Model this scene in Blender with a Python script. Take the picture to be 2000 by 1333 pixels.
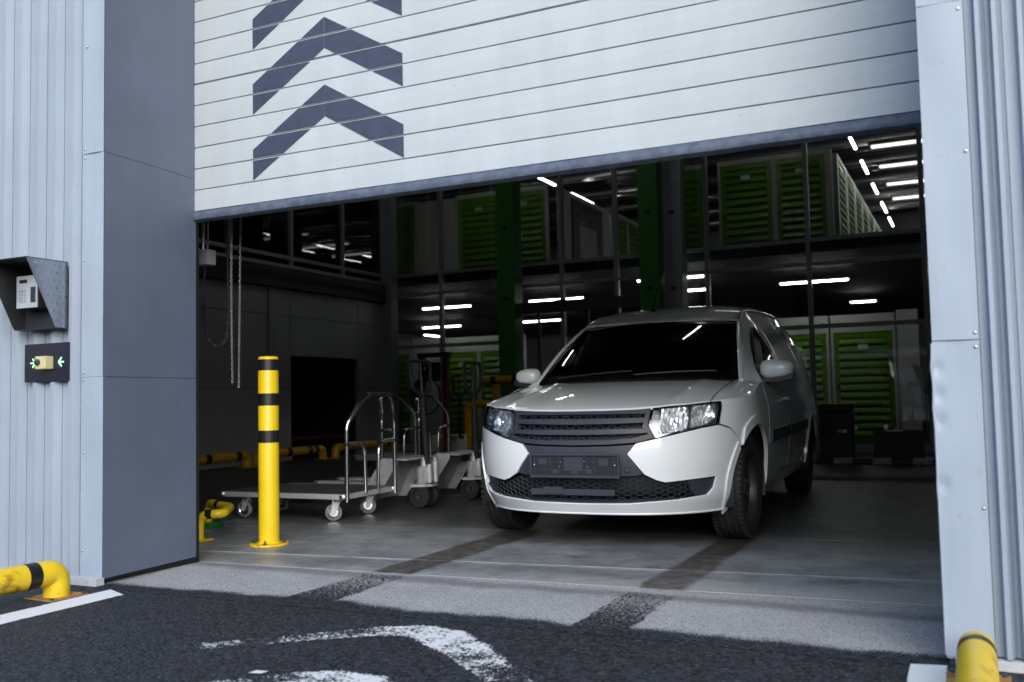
import bpy, bmesh, math, random
from mathutils import Vector, Matrix, noise
from mathutils.geometry import delaunay_2d_cdt
random.seed(7)
sc = bpy.context.scene
for o in list(bpy.data.objects): bpy.data.objects.remove(o)
col = sc.collection
PI = math.pi
R = math.radians

# ------------------------------------------------------------------ camera
cam_d = bpy.data.cameras.new('camera'); cam = bpy.data.objects.new('camera', cam_d); col.objects.link(cam)
yaw, pitch, roll = R(25.798), R(3.515), R(-1.2)
fw = Vector((-math.sin(yaw)*math.cos(pitch), math.cos(yaw)*math.cos(pitch), math.sin(pitch)))
rt = Vector((math.cos(yaw), math.sin(yaw), 0)); up = rt.cross(fw)
rt2 = rt*math.cos(roll) + up*math.sin(roll); up2 = -rt*math.sin(roll) + up*math.cos(roll)
cam.matrix_world = Matrix(((rt2.x, up2.x, -fw.x, 3.845), (rt2.y, up2.y, -fw.y, -3.336), (rt2.z, up2.z, -fw.z, .86), (0, 0, 0, 1)))
cam_d.sensor_width = 36; cam_d.lens = 33.347; cam_d.clip_start = .05; cam_d.clip_end = 600
cam_d.dof.use_dof = True; cam_d.dof.focus_distance = 5.4; cam_d.dof.aperture_fstop = 2.6
sc.camera = cam

# ------------------------------------------------------------------ sky, sun, exposure
SUN_EL, SUN_AZ = R(28), R(30)            # azimuth measured from -Y (in front of the facade) towards +X
w = bpy.data.worlds.new('World'); sc.world = w; w.use_nodes = True
nt = w.node_tree; bg = nt.nodes['Background']
sky = nt.nodes.new('ShaderNodeTexSky'); sky.sky_type = 'NISHITA'; sky.sun_disc = False
sky.sun_elevation = SUN_EL; sky.air_density = 1.2; sky.dust_density = 2.0; sky.ozone_density = 3.0
to_sun = Vector((math.sin(SUN_AZ)*math.cos(SUN_EL), -math.cos(SUN_AZ)*math.cos(SUN_EL), math.sin(SUN_EL)))
sky.sun_rotation = math.atan2(to_sun.x, to_sun.y)
nt.links.new(sky.outputs[0], bg.inputs[0]); bg.inputs[1].default_value = .15
sun_d = bpy.data.lights.new('sun', 'SUN'); sun_d.energy = 1.1; sun_d.angle = R(55); sun_d.color = (1, 1, .99)
sun = bpy.data.objects.new('sun', sun_d); col.objects.link(sun)
sun.rotation_euler = (-to_sun).to_track_quat('-Z', 'Y').to_euler(); sun.location = (0, -20, 25)
sc.view_settings.view_transform = 'Standard'; sc.view_settings.look = 'None'
sc.view_settings.exposure = .8; sc.view_settings.gamma = 1
sc.cycles.use_denoising = True
sc.cycles.max_bounces = 8; sc.cycles.transparent_max_bounces = 16; sc.cycles.glossy_bounces = 4; sc.cycles.diffuse_bounces = 4
sc.cycles.caustics_reflective = False; sc.cycles.caustics_refractive = False
sc.cycles.sample_clamp_indirect = 4

# ------------------------------------------------------------------ materials
def nodes(m): return m.node_tree.nodes, m.node_tree.links
def mat(name, c, rough=.5, metal=0., coat=0., var=0., vscale=6., bump=0., bscale=80., dirt=None, dscale=3., spec=.5, rvar=0., streak=0., specks=None):
    m = bpy.data.materials.new(name); m.use_nodes = True; N, L = nodes(m); b = N['Principled BSDF']
    b.inputs['Base Color'].default_value = (*c, 1); b.inputs['Roughness'].default_value = rough; b.inputs['Metallic'].default_value = metal
    b.inputs['Coat Weight'].default_value = coat; b.inputs['Coat Roughness'].default_value = .04; b.inputs['Specular IOR Level'].default_value = spec
    tc = N.new('ShaderNodeTexCoord')
    if var or dirt or rvar:
        n = N.new('ShaderNodeTexNoise'); n.inputs['Scale'].default_value = vscale; n.inputs['Detail'].default_value = 8; n.inputs['Roughness'].default_value = .62
        L.new(tc.outputs['Object'], n.inputs['Vector'])
        cr = N.new('ShaderNodeValToRGB'); cr.color_ramp.elements[0].position = .3; cr.color_ramp.elements[1].position = .7
        cr.color_ramp.elements[0].color = (*[x*(1-var) for x in c], 1); cr.color_ramp.elements[1].color = (*[min(1, x*(1+var)) for x in c], 1)
        L.new(n.outputs[0], cr.inputs[0]); out = cr.outputs[0]
        if dirt:
            n2 = N.new('ShaderNodeTexNoise'); n2.inputs['Scale'].default_value = dscale; n2.inputs['Detail'].default_value = 10; n2.inputs['Roughness'].default_value = .7
            L.new(tc.outputs['Object'], n2.inputs['Vector'])
            r2 = N.new('ShaderNodeValToRGB'); r2.color_ramp.elements[0].position = .54; r2.color_ramp.elements[1].position = .66
            r2.color_ramp.elements[0].color = (0, 0, 0, 1); r2.color_ramp.elements[1].color = (.85, .85, .85, 1)
            mx = N.new('ShaderNodeMixRGB'); mx.inputs[2].default_value = (*dirt, 1)
            L.new(n2.outputs[0], r2.inputs[0]); L.new(r2.outputs[0], mx.inputs[0]); L.new(out, mx.inputs[1]); out = mx.outputs[0]
        if streak:
            mp = N.new('ShaderNodeMapping'); mp.inputs['Scale'].default_value = (6, 6, .35); L.new(tc.outputs['Object'], mp.inputs[0])
            n3 = N.new('ShaderNodeTexNoise'); n3.inputs['Scale'].default_value = 1.5; n3.inputs['Detail'].default_value = 7; n3.inputs['Roughness'].default_value = .65; L.new(mp.outputs[0], n3.inputs['Vector'])
            r3 = N.new('ShaderNodeValToRGB'); r3.color_ramp.elements[0].position = .38; r3.color_ramp.elements[1].position = .62
            r3.color_ramp.elements[0].color = (1-streak, 1-streak, 1-streak*.9, 1); r3.color_ramp.elements[1].color = (1, 1, 1, 1); L.new(n3.outputs[0], r3.inputs[0])
            m3 = N.new('ShaderNodeMixRGB'); m3.blend_type = 'MULTIPLY'; m3.inputs[0].default_value = 1; L.new(out, m3.inputs[1]); L.new(r3.outputs[0], m3.inputs[2]); out = m3.outputs[0]
        if specks:
            n4 = N.new('ShaderNodeTexNoise'); n4.inputs['Scale'].default_value = 42; n4.inputs['Detail'].default_value = 3; L.new(tc.outputs['Object'], n4.inputs['Vector'])
            r4 = N.new('ShaderNodeValToRGB'); r4.color_ramp.elements[0].position = .69; r4.color_ramp.elements[1].position = .76; L.new(n4.outputs[0], r4.inputs[0])
            m4 = N.new('ShaderNodeMixRGB'); m4.inputs[2].default_value = (*specks, 1); L.new(r4.outputs[0], m4.inputs[0]); L.new(out, m4.inputs[1]); out = m4.outputs[0]
        L.new(out, b.inputs['Base Color'])
        if rvar:
            mr = N.new('ShaderNodeMapRange'); mr.inputs[3].default_value = max(.02, rough-rvar); mr.inputs[4].default_value = rough+rvar
            L.new(n.outputs[0], mr.inputs[0]); L.new(mr.outputs[0], b.inputs['Roughness'])
    if bump:
        nb = N.new('ShaderNodeTexNoise'); nb.inputs['Scale'].default_value = bscale; nb.inputs['Detail'].default_value = 4
        bp = N.new('ShaderNodeBump'); bp.inputs['Strength'].default_value = bump; bp.inputs['Distance'].default_value = .004
        L.new(tc.outputs['Object'], nb.inputs['Vector']); L.new(nb.outputs[0], bp.inputs['Height']); L.new(bp.outputs[0], b.inputs['Normal'])
    return m
def emit(name, c, s):
    m = bpy.data.materials.new(name); m.use_nodes = True; N, L = nodes(m); b = N['Principled BSDF']
    b.inputs['Base Color'].default_value = (.8, .8, .8, 1); b.inputs['Emission Color'].default_value = (*c, 1); b.inputs['Emission Strength'].default_value = s
    return m
def glass(name, tint=(.9, .95, .93), refl=.06, rough=.0):
    m = bpy.data.materials.new(name); m.use_nodes = True; N, L = nodes(m); N.remove(N['Principled BSDF'])
    t = N.new('ShaderNodeBsdfTransparent'); t.inputs[0].default_value = (*tint, 1)
    g = N.new('ShaderNodeBsdfGlossy'); g.inputs['Roughness'].default_value = rough
    lw = N.new('ShaderNodeFresnel'); lw.inputs[0].default_value = 1.5
    ma = N.new('ShaderNodeMath'); ma.operation = 'MULTIPLY_ADD'; ma.inputs[1].default_value = 1.0; ma.inputs[2].default_value = refl-.04
    mx = N.new('ShaderNodeMixShader'); L.new(lw.outputs[0], ma.inputs[0]); L.new(ma.outputs[0], mx.inputs[0]); L.new(t.outputs[0], mx.inputs[1]); L.new(g.outputs[0], mx.inputs[2])
    L.new(mx.outputs[0], N['Material Output'].inputs[0]); return m

M = {}
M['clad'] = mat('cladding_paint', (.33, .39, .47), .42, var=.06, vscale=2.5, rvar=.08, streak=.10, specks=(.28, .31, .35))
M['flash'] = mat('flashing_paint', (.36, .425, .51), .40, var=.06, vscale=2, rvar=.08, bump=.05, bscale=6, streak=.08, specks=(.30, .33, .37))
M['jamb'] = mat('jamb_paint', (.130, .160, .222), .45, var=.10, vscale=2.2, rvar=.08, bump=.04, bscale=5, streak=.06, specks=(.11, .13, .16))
M['slat'] = mat('door_white', (.49, .54, .575), .42, var=.05, vscale=3, rvar=.08, streak=.05, specks=(.34, .37, .41))
M['chev'] = mat('chevron_print', (.044, .057, .098), .5, var=.18, vscale=14)
M['rubber'] = mat('rubber', (.09, .115, .17), .55, var=.35, vscale=22, bump=.2, bscale=60)
M['chain'] = mat('chain_steel', (.30, .30, .31), .5, metal=.6)
M['black'] = mat('black_plastic', (.012, .013, .016), .45)
M['blackrub'] = mat('black_rubber', (.016, .016, .018), .75, var=.3, vscale=20)
M['steel'] = mat('zinc_steel', (.55, .57, .60), .33, metal=1, var=.15, vscale=25, rvar=.1)
M['chrome'] = mat('chrome', (.75, .77, .80), .14, metal=1)
M['darksteel'] = mat('dark_steel', (.10, .11, .13), .45, metal=.8, var=.2)
M['alu'] = mat('mullion_grey', (.30, .325, .37), .42, metal=.0, var=.08)
M['yellow'] = mat('yellow_paint', (.80, .56, .012), .34, var=.05, vscale=4, rvar=.08)
M['yellow_worn'] = mat('yellow_worn', (.80, .55, .02), .40, var=.08, vscale=6, dirt=(.30, .12, .02), dscale=8, rvar=.1)
M['yellow_in'] = mat('yellow_indoor', (.78, .42, .02), .4, var=.06)
M['tape'] = mat('black_tape', (.010, .011, .014), .38)
M['rust'] = mat('rusty_plate', (.34, .17, .05), .8, var=.5, vscale=12, dirt=(.6, .42, .03), dscale=8)
M['green'] = mat('green_paint', (.030, .190, .030), .35, var=.1)
M['locker'] = mat('locker_green', (.090, .215, .007), .40, var=.06, vscale=4)
M['white'] = mat('locker_white', (.46, .45, .44), .5, var=.04)
M['darkwall'] = mat('dark_panel', (.34, .35, .385), .42, var=.1, vscale=2, rvar=.1)
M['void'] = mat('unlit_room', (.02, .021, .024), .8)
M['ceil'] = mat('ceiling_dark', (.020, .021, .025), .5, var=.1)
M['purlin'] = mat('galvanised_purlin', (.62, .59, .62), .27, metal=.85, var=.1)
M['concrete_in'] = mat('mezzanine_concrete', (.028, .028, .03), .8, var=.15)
M['tube'] = emit('tube_lit', (1, .98, .93), 19)
M['strip'] = emit('glint_glow', (1, .90, .90), 1.6)  # glow for the added beam glints
M['arrow_lit'] = emit('arrow_lit', (.05, .9, .12), 1.1)
M['glass'] = glass('pane_glass', (.74, .78, .76), .075)
M['paint'] = mat('van_paint', (.80, .85, .88), .30, coat=1., var=.0)
M['plastic'] = mat('van_plastic', (.030, .036, .052), .48, var=.08, vscale=60, bump=.08, bscale=500)
M['gloss'] = mat('van_black_gloss', (.006, .006, .007), .12)
M['lens'] = glass('lamp_lens', (.97, .98, 1), .05)
M['vglass'] = glass('tinted_glass', (.74, .79, .79), .07)
M['reflector'] = mat('reflector', (.90, .93, .96), .22, metal=.72)
M['amber'] = mat('amber', (.6, .2, .03), .2)
M['tyre'] = mat('tyre', (.018, .018, .019), .72, var=.35, vscale=14, dirt=(.035, .033, .03), dscale=5)
M['wheel'] = mat('steel_wheel', (.05, .052, .056), .45, metal=.5, var=.15)
M['cabin'] = mat('cabin_plastic', (.06, .062, .068), .6)
M['cloth'] = mat('seat_cloth', (.13, .13, .145), .9)
M['greyjack'] = mat('jack_grey', (.46, .48, .51), .42, var=.10, vscale=9, dirt=(.16, .16, .17), dscale=6)
M['zinc'] = mat('zinc_rim', (.60, .62, .65), .38, metal=.3, var=.12, vscale=20)
M['lampin'] = mat('lamp_inner', (.50, .53, .57), .30, metal=.6)
M['deck'] = mat('trolley_deck', (.085, .095, .115), .36, var=.35, vscale=9, rvar=.12)
M['wheelgrey'] = mat('caster_rubber', (.22, .23, .25), .6, var=.15)
M['red'] = mat('red_paint', (.12, .009, .008), .5, var=.2)
M['cream'] = mat('cream_box', (.62, .55, .30), .5)
M['signblack'] = mat('sign_black', (.012, .013, .028), .22)
M['checker'] = mat('checker_plate', (.36, .40, .46), .36, metal=.85, var=.1, vscale=12)
M['hoodin'] = mat('hood_inside', (.022, .024, .028), .55)
M['ipanel'] = mat('intercom_panel', (.55, .57, .60), .35, metal=.4)
M['plinth'] = mat('plinth', (.50, .52, .54), .8, var=.12, vscale=20, bump=.4, bscale=60)
M['card'] = mat('cardboard', (.13, .095, .06), .85, var=.15)
M['bag'] = mat('white_bag', (.6, .63, .66), .5)
M['brown'] = mat('brown_box', (.055, .045, .035), .7)

# ------------------------------------------------------------------ builders
class MB:
    def __init__(s): s.v = []; s.f = []; s.sm = []
    def add(s, vs, fs, smooth=False):
        o = len(s.v); s.v += [tuple(x) for x in vs]; s.f += [tuple(i+o for i in f) for f in fs]; s.sm += [smooth]*len(fs); return s
    def box(s, x0, x1, y0, y1, z0, z1, T=None, c=0.):
        # box with all edges chamfered by c
        if c <= 0:
            vs = [(x, y, z) for x in (x0, x1) for y in (y0, y1) for z in (z0, z1)]
            fs = [(0, 1, 3, 2), (4, 6, 7, 5), (0, 4, 5, 1), (2, 3, 7, 6), (0, 2, 6, 4), (1, 5, 7, 3)]
        else:
            b = bmesh.new(); bmesh.ops.create_cube(b, size=1)
            for v in b.verts: v.co = Vector(((x0+x1)/2+v.co.x*(x1-x0), (y0+y1)/2+v.co.y*(y1-y0), (z0+z1)/2+v.co.z*(z1-z0)))
            bmesh.ops.bevel(b, geom=list(b.edges), offset=c, segments=2, affect='EDGES', profile=.5)
            b.verts.index_update(); vs = [v.co.copy() for v in b.verts]; fs = [tuple(v.index for v in f.verts) for f in b.faces]; b.free()
        if T: vs = [T @ Vector(v) for v in vs]
        return s.add(vs, fs)
    def tube(s, path, r, n=12, closed=False, caps=True, smooth=True):
        P = [Vector(p) for p in path]; k = len(P); rr = r if isinstance(r, (list, tuple)) else [r]*k
        vs = []; prev = None
        for i in range(k):
            d = (P[(i+1) % k]-P[i-1]) if closed else (P[min(i+1, k-1)]-P[max(i-1, 0)])
            d.normalize()
            if prev is None:
                a = Vector((0, 0, 1)) if abs(d.z) < .9 else Vector((1, 0, 0)); a = (a-d*a.dot(d)).normalized()
            else: a = (prev-d*prev.dot(d)).normalized()
            prev = a; b = d.cross(a)
            vs += [P[i]+(a*math.cos(2*PI*j/n)+b*math.sin(2*PI*j/n))*rr[i] for j in range(n)]
        fs = []
        for i in range(k if closed else k-1):
            for j in range(n):
                fs.append((i*n+j, i*n+(j+1) % n, ((i+1) % k)*n+(j+1) % n, ((i+1) % k)*n+j))
        s.add(vs, fs, smooth)
        if caps and not closed:
            s.add(vs[:n], [tuple(range(n))[::-1]]); s.add(vs[-n:], [tuple(range(n))])
        return s
    def lathe(s, prof, n=32, T=None, smooth=True):
        # prof: (r, h) revolved about local Z
        vs = [Vector((r*math.cos(2*PI*j/n), r*math.sin(2*PI*j/n), h)) for r, h in prof for j in range(n)]
        if T: vs = [T @ v for v in vs]
        fs = [(i*n+j, i*n+(j+1) % n, (i+1)*n+(j+1) % n, (i+1)*n+j) for i in range(len(prof)-1) for j in range(n)]
        return s.add(vs, fs, smooth)
    def prism(s, poly, T, h):
        # poly in local XY, extruded along +Z by h, placed by T
        n = len(poly); vs = [T @ Vector((x, y, 0)) for x, y in poly]+[T @ Vector((x, y, h)) for x, y in poly]
        fs = [tuple(range(n))[::-1], tuple(range(n, 2*n))]+[(i, (i+1) % n, n+(i+1) % n, n+i) for i in range(n)]
        return s.add(vs, fs)
    def build(s, name, m, parent=None, sharp=40):
        me = bpy.data.meshes.new(name); me.from_pydata(s.v, [], s.f); me.materials.append(M[m] if isinstance(m, str) else m)
        for p, q in zip(me.polygons, s.sm): p.use_smooth = q
        b = bmesh.new(); b.from_mesh(me); bmesh.ops.recalc_face_normals(b, faces=b.faces); b.to_mesh(me); b.free()
        if any(s.sm):
            try: me.set_sharp_from_angle(angle=R(sharp))
            except Exception: pass
        o = bpy.data.objects.new(name, me); col.objects.link(o); o.parent = parent
        return o
def box(name, m, parent, x0, x1, y0, y1, z0, z1, c=0., T=None): return MB().box(x0, x1, y0, y1, z0, z1, T, c).build(name, m, parent)
def tag(o, label=None, cat=None, group=None, kind=None):
    if label: o['label'] = label
    if cat: o['category'] = cat
    if group: o['group'] = group
    if kind: o['kind'] = kind
    return o
def thing(name, label, cat, loc=(0, 0, 0), rz=0., group=None):
    o = bpy.data.objects.new(name, None); col.objects.link(o); o.location = loc; o.rotation_euler = (0, 0, rz); o.empty_display_size = .1
    return tag(o, label, cat, group)
def copy_tree(o, parent=None):
    c = o.copy(); col.objects.link(c); c.parent = parent
    for ch in list(o.children): copy_tree(ch, c)
    return c
def at(x, y, z, rx=0, ry=0, rz=0):
    return Matrix.Translation((x, y, z)) @ Matrix.Rotation(rz, 4, 'Z') @ Matrix.Rotation(ry, 4, 'Y') @ Matrix.Rotation(rx, 4, 'X')
def axis_T(p, d):
    # frame at p with local Z along d
    return Matrix.Translation(p) @ Vector(d).to_track_quat('Z', 'Y').to_matrix().to_4x4()
def fillet(pts, r, n=6):
    out = [Vector(pts[0])]
    for i in range(1, len(pts)-1):
        a, b, c = Vector(pts[i-1]), Vector(pts[i]), Vector(pts[i+1])
        d1 = (a-b).normalized(); d2 = (c-b).normalized(); ang = d1.angle(d2); t = min(r/math.tan(ang/2), (a-b).length*.49, (c-b).length*.49)
        p0, p1 = b+d1*t, b+d2*t
        for k in range(n+1):
            f = k/n; out.append((p0*(1-f)+b*f)*(1-f)+(b*(1-f)+p1*f)*f)
    out.append(Vector(pts[-1])); return out

# ------------------------------------------------------------------ ground materials
def ground_mat(name, kind):
    m = bpy.data.materials.new(name); m.use_nodes = True; N, L = nodes(m); b = N['Principled BSDF']
    geo = N.new('ShaderNodeNewGeometry'); sep = N.new('ShaderNodeSeparateXYZ'); L.new(geo.outputs['Position'], sep.inputs[0])
    pos = geo.outputs['Position']
    def nz(scale, detail=6, rough=.6):
        n = N.new('ShaderNodeTexNoise'); n.inputs['Scale'].default_value = scale; n.inputs['Detail'].default_value = detail; n.inputs['Roughness'].default_value = rough
        L.new(pos, n.inputs['Vector']); return n.outputs[0]
    def ramp(src, p0, p1, c0=(0, 0, 0), c1=(1, 1, 1)):
        r = N.new('ShaderNodeValToRGB'); r.color_ramp.elements[0].position = p0; r.color_ramp.elements[1].position = p1
        r.color_ramp.elements[0].color = (*c0, 1); r.color_ramp.elements[1].color = (*c1, 1); L.new(src, r.inputs[0]); return r.outputs[0]
    def mixc(f, a, bb, mode='MIX'):
        x = N.new('ShaderNodeMixRGB'); x.blend_type = mode
        for k, v in enumerate((f, a, bb)):
            if isinstance(v, (int, float)): x.inputs[k].default_value = v
            elif isinstance(v, tuple): x.inputs[k].default_value = (*v, 1)
            else: L.new(v, x.inputs[k])
        return x.outputs[0]
    def math_(op, a, bb=0., c=0., clamp=False):
        x = N.new('ShaderNodeMath'); x.operation = op; x.use_clamp = clamp
        for k, v in enumerate((a, bb, c)):
            if isinstance(v, (int, float)): x.inputs[k].default_value = v
            else: L.new(v, x.inputs[k])
        return x.outputs[0]
    def smooth(src, e0, e1):
        x = N.new('ShaderNodeMapRange'); x.interpolation_type = 'SMOOTHSTEP'; x.inputs[1].default_value = e0; x.inputs[2].default_value = e1; L.new(src, x.inputs[0]); return x.outputs[0]
    def band(src, lo, hi, soft):
        return math_('MULTIPLY', smooth(src, lo-soft, lo+soft), math_('SUBTRACT', 1., smooth(src, hi-soft, hi+soft)))
    X, Y = sep.outputs[0], sep.outputs[1]
    wob = math_('ADD', math_('MULTIPLY_ADD', nz(1.7, 3), .09, -.045), math_('MULTIPLY_ADD', nz(22, 4, .7), .05, -.025))
    Xw = math_('ADD', X, wob)
    # tracks that the wheels leave: two bands along Y
    tr = math_('MAXIMUM', band(Xw, 1.05, 1.29, .022), band(Xw, 2.44, 2.65, .022))
    tr = math_('MULTIPLY', tr, math_('SUBTRACT', 1., smooth(Y, 2.3, 2.9)))
    if kind in ('asphalt', 'asphalt_edge'):
        vo = N.new('ShaderNodeTexVoronoi'); vo.inputs['Scale'].default_value = 75; L.new(pos, vo.inputs['Vector'])
        g = N.new('ShaderNodeSeparateColor'); L.new(vo.outputs['Color'], g.inputs[0])
        c = ramp(g.outputs[0], .1, 1., (.003, .004, .006), (.046, .052, .064))
        c = mixc(ramp(nz(110, 2), .65, .70), c, (.26, .27, .29))
        c = mixc(math_('MULTIPLY', ramp(nz(.9, 8, .7), .35, .75), .35), c, (.040, .044, .052))
        L.new(c, b.inputs['Base Color']); b.inputs['Roughness'].default_value = .75; b.inputs['Specular IOR Level'].default_value = .3
        bp = N.new('ShaderNodeBump'); bp.inputs['Strength'].default_value = .9; bp.inputs['Distance'].default_value = .006
        hgt = math_('ADD', math_('MULTIPLY', vo.outputs['Distance'], -1.), math_('MULTIPLY', nz(60, 4), .8))
        L.new(hgt, bp.inputs['Height']); L.new(bp.outputs[0], b.inputs['Normal'])
        if kind == 'asphalt_edge':
            e = math_('ADD', math_('MULTIPLY_ADD', nz(1.3, 2), .30, -.15), math_('MULTIPLY_ADD', nz(9, 3), .10, -.05))
            e = math_('ADD', e, math_('MULTIPLY_ADD', nz(130, 3, .7), .34, -.17))
            e = math_('SUBTRACT', Y, math_('ADD', e, math_('MULTIPLY', tr, .0)))
            a = math_('SUBTRACT', 1., smooth(e, .060, .085))
            # asphalt dragged up onto the apron along the wheel tracks
            sp = math_('GREATER_THAN', math_('ADD', nz(70, 3, .7), math_('MULTIPLY', smooth(Y, .0, .70), -.10)), .455)
            a = math_('MAXIMUM', a, math_('MULTIPLY', math_('GREATER_THAN', math_('ADD', tr, math_('MULTIPLY_ADD', nz(45, 3), .5, -.25)), .5), math_('MULTIPLY', sp, math_('LESS_THAN', Y, .70))))
            L.new(a, b.inputs['Alpha'])
    elif kind == 'apron':
        c = ramp(nz(3, 8, .7), .3, .72, (.36, .37, .39), (.52, .53, .55))
        vo = N.new('ShaderNodeTexVoronoi'); vo.inputs['Scale'].default_value = 160; L.new(pos, vo.inputs['Vector'])
        g = N.new('ShaderNodeSeparateColor'); L.new(vo.outputs['Color'], g.inputs[0])
        c = mixc(math_('MULTIPLY', ramp(g.outputs[0], .5, .95), .85), c, (.20, .205, .21))
        c = mixc(math_('MULTIPLY', ramp(nz(160, 3, .7), .52, .62), .45), c, (.56, .57, .59))
        c = mixc(math_('MULTIPLY', band(math_('ADD', Y, math_('MULTIPLY_ADD', nz(4, 4), .16, -.08)), .60, .72, .05), .55), c, (.10, .10, .10))
        L.new(c, b.inputs['Base Color']); b.inputs['Roughness'].default_value = .85
        bp = N.new('ShaderNodeBump'); bp.inputs['Strength'].default_value = .7; bp.inputs['Distance'].default_value = .006
        L.new(math_('ADD', nz(90, 4), vo.outputs['Distance']), bp.inputs['Height']); L.new(bp.outputs[0], b.inputs['Normal'])
    else:
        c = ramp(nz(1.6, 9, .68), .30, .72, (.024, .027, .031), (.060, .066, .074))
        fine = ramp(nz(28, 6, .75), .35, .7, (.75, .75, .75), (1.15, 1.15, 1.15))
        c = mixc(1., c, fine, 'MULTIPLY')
        # paler concrete near the threshold, darker further in: daylight falloff painted into the colour
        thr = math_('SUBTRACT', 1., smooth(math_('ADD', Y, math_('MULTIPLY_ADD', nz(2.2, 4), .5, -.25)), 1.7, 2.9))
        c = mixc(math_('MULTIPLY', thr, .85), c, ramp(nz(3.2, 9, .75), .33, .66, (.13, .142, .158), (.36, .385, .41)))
        # scrapes along X
        mp = N.new('ShaderNodeMapping'); mp.inputs['Scale'].default_value = (1.2, 22, 1); mp.inputs['Rotation'].default_value = (0, 0, .06); L.new(pos, mp.inputs[0])
        sn = N.new('ShaderNodeTexNoise'); sn.inputs['Scale'].default_value = 1.6; sn.inputs['Detail'].default_value = 6; L.new(mp.outputs[0], sn.inputs['Vector'])
        c = mixc(math_('MULTIPLY', ramp(sn.outputs[0], .60, .72), .35), c, (.20, .205, .21))
        c = mixc(math_('MULTIPLY', ramp(nz(5, 8, .75), .53, .66), .7), c, (.06, .064, .07))
        Yj = math_('SUBTRACT', Y, math_('MULTIPLY', X, .105))
        Yj = math_('ADD', Yj, math_('MULTIPLY_ADD', nz(6, 4), .05, -.025))
        c = mixc(math_('MULTIPLY', math_('SUBTRACT', 1., smooth(math_('ADD', Yj, math_('MULTIPLY_ADD', nz(9, 5), .3, -.15)), .60, .80)), .9), c, ramp(nz(150, 3, .7), .4, .65, (.28, .29, .30), (.50, .51, .53)))
        c = mixc(math_('MULTIPLY', band(Yj, .985, 1.045, .02), math_('MULTIPLY', ramp(nz(5, 6), .3, .6), .8)), c, (.42, .43, .44))
        c = mixc(math_('MULTIPLY', band(Yj, .70, .80, .05), math_('MULTIPLY', ramp(nz(4, 6), .4, .7), .6)), c, (.40, .41, .42))
        c = mixc(math_('MULTIPLY', band(math_('SUBTRACT', Y, math_('MULTIPLY', X, .09)), 2.21, 2.26, .02), math_('MULTIPLY', ramp(nz(3, 6), .4, .6), .6)), c, (.30, .31, .32))
        c = mixc(math_('MULTIPLY', tr, math_('MULTIPLY_ADD', ramp(nz(14, 7, .75), .32, .6), .5, .45)), c, (.036, .025, .014))
        L.new(c, b.inputs['Base Color'])
        L.new(math_('MULTIPLY_ADD', nz(6, 6), .3, .30), b.inputs['Roughness'])
        bp = N.new('ShaderNodeBump'); bp.inputs['Strength'].default_value = .15; bp.inputs['Distance'].default_value = .003
        L.new(nz(120, 4), bp.inputs['Height']); L.new(bp.outputs[0], b.inputs['Normal'])
    return m
def paint_mat(name, wear, tilt=None):
    m = bpy.data.materials.new(name); m.use_nodes = True; N, L = nodes(m); b = N['Principled BSDF']
    b.inputs['Base Color'].default_value = (.78, .80, .82, 1); b.inputs['Roughness'].default_value = .7
    geo = N.new('ShaderNodeNewGeometry')
    def nz(scale, d=4, r=.6):
        n = N.new('ShaderNodeTexNoise'); n.inputs['Scale'].default_value = scale; n.inputs['Detail'].default_value = d; n.inputs['Roughness'].default_value = r
        L.new(geo.outputs['Position'], n.inputs['Vector']); return n.outputs[0]
    def math_(op, a, bb=0., c=0.):
        x = N.new('ShaderNodeMath'); x.operation = op
        for k, v in enumerate((a, bb, c)):
            if isinstance(v, (int, float)): x.inputs[k].default_value = v
            else: L.new(v, x.inputs[k])
        return x.outputs[0]
    v = math_('ADD', math_('MULTIPLY', nz(75, 3, .7), .7), math_('MULTIPLY', nz(7, 4, .6), .45))
    at_ = N.new('ShaderNodeAttribute'); at_.attribute_name = 'wear'
    v = math_('SUBTRACT', v, at_.outputs['Fac'])
    mr = N.new('ShaderNodeMapRange'); mr.inputs[1].default_value = wear-.03; mr.inputs[2].default_value = wear+.03; L.new(v, mr.inputs[0]); L.new(mr.outputs[0], b.inputs['Alpha'])
    bp = N.new('ShaderNodeBump'); bp.inputs['Strength'].default_value = .5; bp.inputs['Distance'].default_value = .004; L.new(nz(120, 3), bp.inputs['Height']); L.new(bp.outputs[0], b.inputs['Normal'])
    return m

# ================================================================== SETTING
def sheet(name, m, x0, x1, y0, y1, z, parent=None, n=1):
    vs = []; fs = []
    for i in range(n+1):
        for j in range(n+1): vs.append((x0+(x1-x0)*i/n, y0+(y1-y0)*j/n, z))
    for i in range(n):
        for j in range(n): fs.append((i*(n+1)+j, (i+1)*(n+1)+j, (i+1)*(n+1)+j+1, i*(n+1)+j+1))
    return MB().add(vs, fs).build(name, m, parent)
asph = ground_mat('asphalt', 'asphalt'); asphe = ground_mat('asphalt_worn_edge', 'asphalt_edge')
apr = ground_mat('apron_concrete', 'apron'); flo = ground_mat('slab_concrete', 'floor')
tag(sheet('ground', asph, -250, 250, -250, 250, -.035), kind='structure')
tag(sheet('road', asph, -60, 60, -60, -.0, -.0015), kind='structure')
tag(sheet('apron', apr, -.07, 3.80, -.25, .96, -.004), kind='structure')
tag(sheet('asphalt_edge', asphe, -.0, 3.74, -.06, .70, .0005), kind='structure')
fl = bpy.data.objects.new('floor', None); col.objects.link(fl); tag(fl, kind='structure')
def slab(x0, x1, y0, y1, dz=0.): box('floor_slab', flo, fl, x0, x1, y0, y1, -.03, -.002+dz)
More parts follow.
